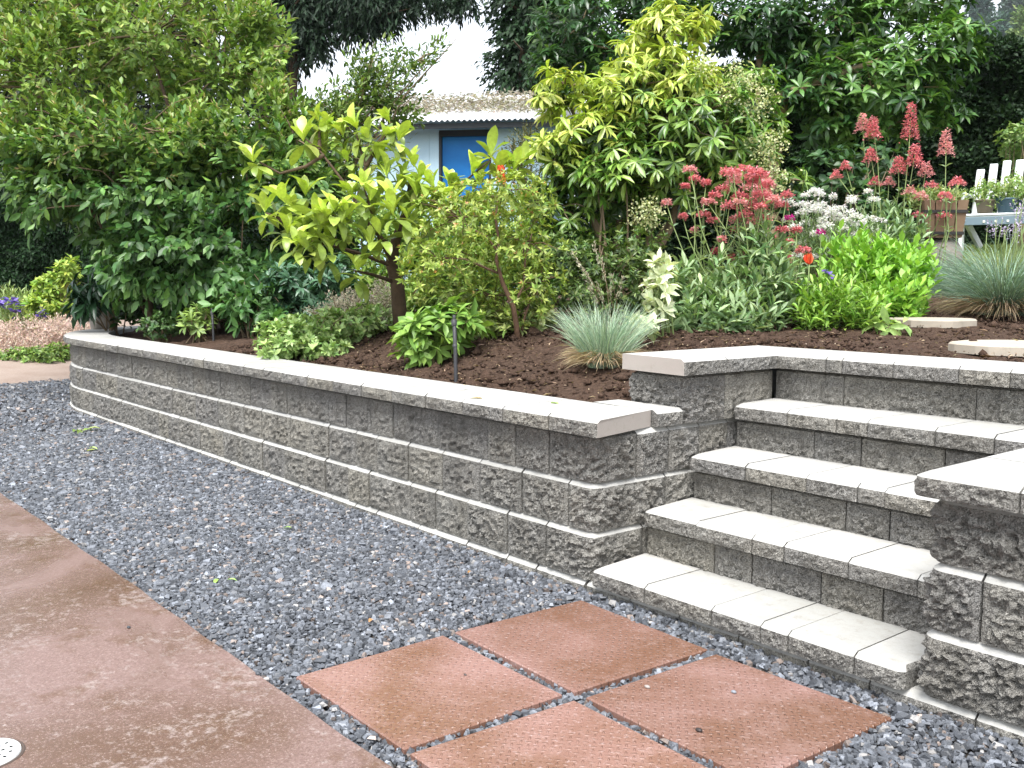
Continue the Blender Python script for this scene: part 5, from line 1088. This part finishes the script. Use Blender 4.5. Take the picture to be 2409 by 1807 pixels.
# ---- irrigation risers
def riser_pipe(label, dx, dyb, dyt, D):
    b = base_at(dx, D); b = at(dx, dyb, D); b[2] = soil_z(b[0], b[1])-.02; top = at(dx-4, dyt, D); t = thing('irrigation_riser', b, label, 'pipe'); m = mat('black_pipe', rough=.55, spec=.4); g = G(m); n = g.noise(40, 4); g.col(g.mix(n, (.012, .013, .015), (.06, .06, .065)))
    Tb = Tubes(); Tb.add([b, b+(top-b)*.5+RH*.002, top], .011, 10); Tb.build('pipe', m, t)
    Tb = Tubes(); Tb.add([top-np.array((0, 0, .035)), top], .016, 10); Tb.add([top, top+np.array((0, 0, .025))], .009, 10); Tb.build('spray_head', m, t); Tb = Tubes(); Tb.add([top+(b-top)*.42, top+(b-top)*.38], .0135, 10); Tb.build('coupling', m, t)
riser_pipe('thin black irrigation riser standing behind the wall caps', 985, 825, 690, 5.55)
riser_pipe('short dark irrigation riser beside the far young plant', 462, 752, 672, 9.0)

# ---- fallen leaves and loose stones
def fallen(label, dx, dy, z, cols, s, n=1):
    d = (FW+RT*((dx*K-W/2)/F)+UP*((H/2-dy*K)/F)); c = CAM+d*((z-CAM[2])/d[2]); L = Leaves(); a = rng.uniform(0, 6.28, n)
    L.add(c+rng.normal(0, .4*s, (n, 3))*[1, 1, 0]+np.array((0, 0, .012)), np.stack([np.cos(a), np.sin(a), rng.uniform(-.1, .35, n)], 1), np.tile((.1, .1, 1.), (n, 1)), s, s*.42, two(*cols)(n)); V, T, C = leaf_geo(L.arr(), 'big', 1.4)
    tag(npobj('fallen_leaf', V, T, M_LEAF, None, C), label, 'leaf')
GRN = ((.22, .35, .08), (.45, .55, .2)); ORG = ((.4, .16, .06), (.55, .3, .12)); TAN = ((.45, .36, .25), (.6, .52, .4))
fallen('green leaf scrap on the gravel near the wall bend', 168, 935, 0, GRN, .11, 5); fallen('small green leaf scrap on gravel right of the larger one', 205, 975, 0, GRN, .08, 2)
fallen('small orange leaf on the gravel below the wall corner', 956, 1292, 0, ORG, .03); fallen('brown upright leaf on the gravel behind the left slab', 797, 1345, 0, ORG, .04); fallen('orange leaf on the gravel close to the wall foot', 1024, 1244, 0, ORG, .035); fallen('yellow-green leaf on mid gravel', 630, 1145, 0, GRN, .05); fallen('yellowish leaf scrap on gravel near the patio edge', 480, 1258, 0, GRN, .045, 2)
fallen('pale tan dead leaf on the soil right of the riser', 1028, 865, .70, TAN, .07); fallen('pale green leaf lying on soil left of the fescue', 1205, 878, .695, GRN, .06); fallen('small pale leaf on the soil above the tan one', 1010, 838, .715, TAN, .045)
def pebble(label, dx, dy, z, s, col):
    d = (FW+RT*((dx*K-W/2)/F)+UP*((H/2-dy*K)/F)); c = CAM+d*((z-CAM[2])/d[2]); m = mat('pebble', col, .5); rock('pebble', c+np.array((0, 0, s*.4)), (s, s*.7, s*.5), m, label, 'pebble', dx*.01)
pebble('dark stone chip on the front of the right slab', 1510, 1580, .003, .011, (.03, .022, .02)); pebble('blue-grey stone chip on the right slab', 1585, 1497, .003, .009, (.2, .22, .25)); pebble('pale stone chip at the left of the right slab', 1398, 1486, .003, .010, (.3, .26, .24)); pebble('dark stone chip lying on the patio edge', 557, 1457, .01, .011, (.05, .055, .065)); pebble('tiny dark chip on the left slab', 1005, 1459, .003, .006, (.05, .04, .04)); pebble('small dark chip on the patio beside gravel', 278, 1357, .01, .009, (.05, .055, .065))

# ---- damp summer air: far trees fade towards blue
V, Fc = box_vf((0, 40, 55), (420, 0, 0), (0, 460, 0), (0, 0, 57))
hz_ = bpy.data.materials.new('air'); hz_.use_nodes = True; hz_.node_tree.nodes.clear()
pv = hz_.node_tree.nodes.new('ShaderNodeVolumePrincipled'); pv.inputs['Color'].default_value = (.86, .93, 1, 1); pv.inputs['Density'].default_value = .0002; pv.inputs['Anisotropy'].default_value = .2
ho = hz_.node_tree.nodes.new('ShaderNodeOutputMaterial'); hz_.node_tree.links.new(pv.outputs[0], ho.inputs['Volume'])
tag(pyobj('haze', V, Fc, hz_), 'thin summer haze in the air', 'haze', kind='stuff')
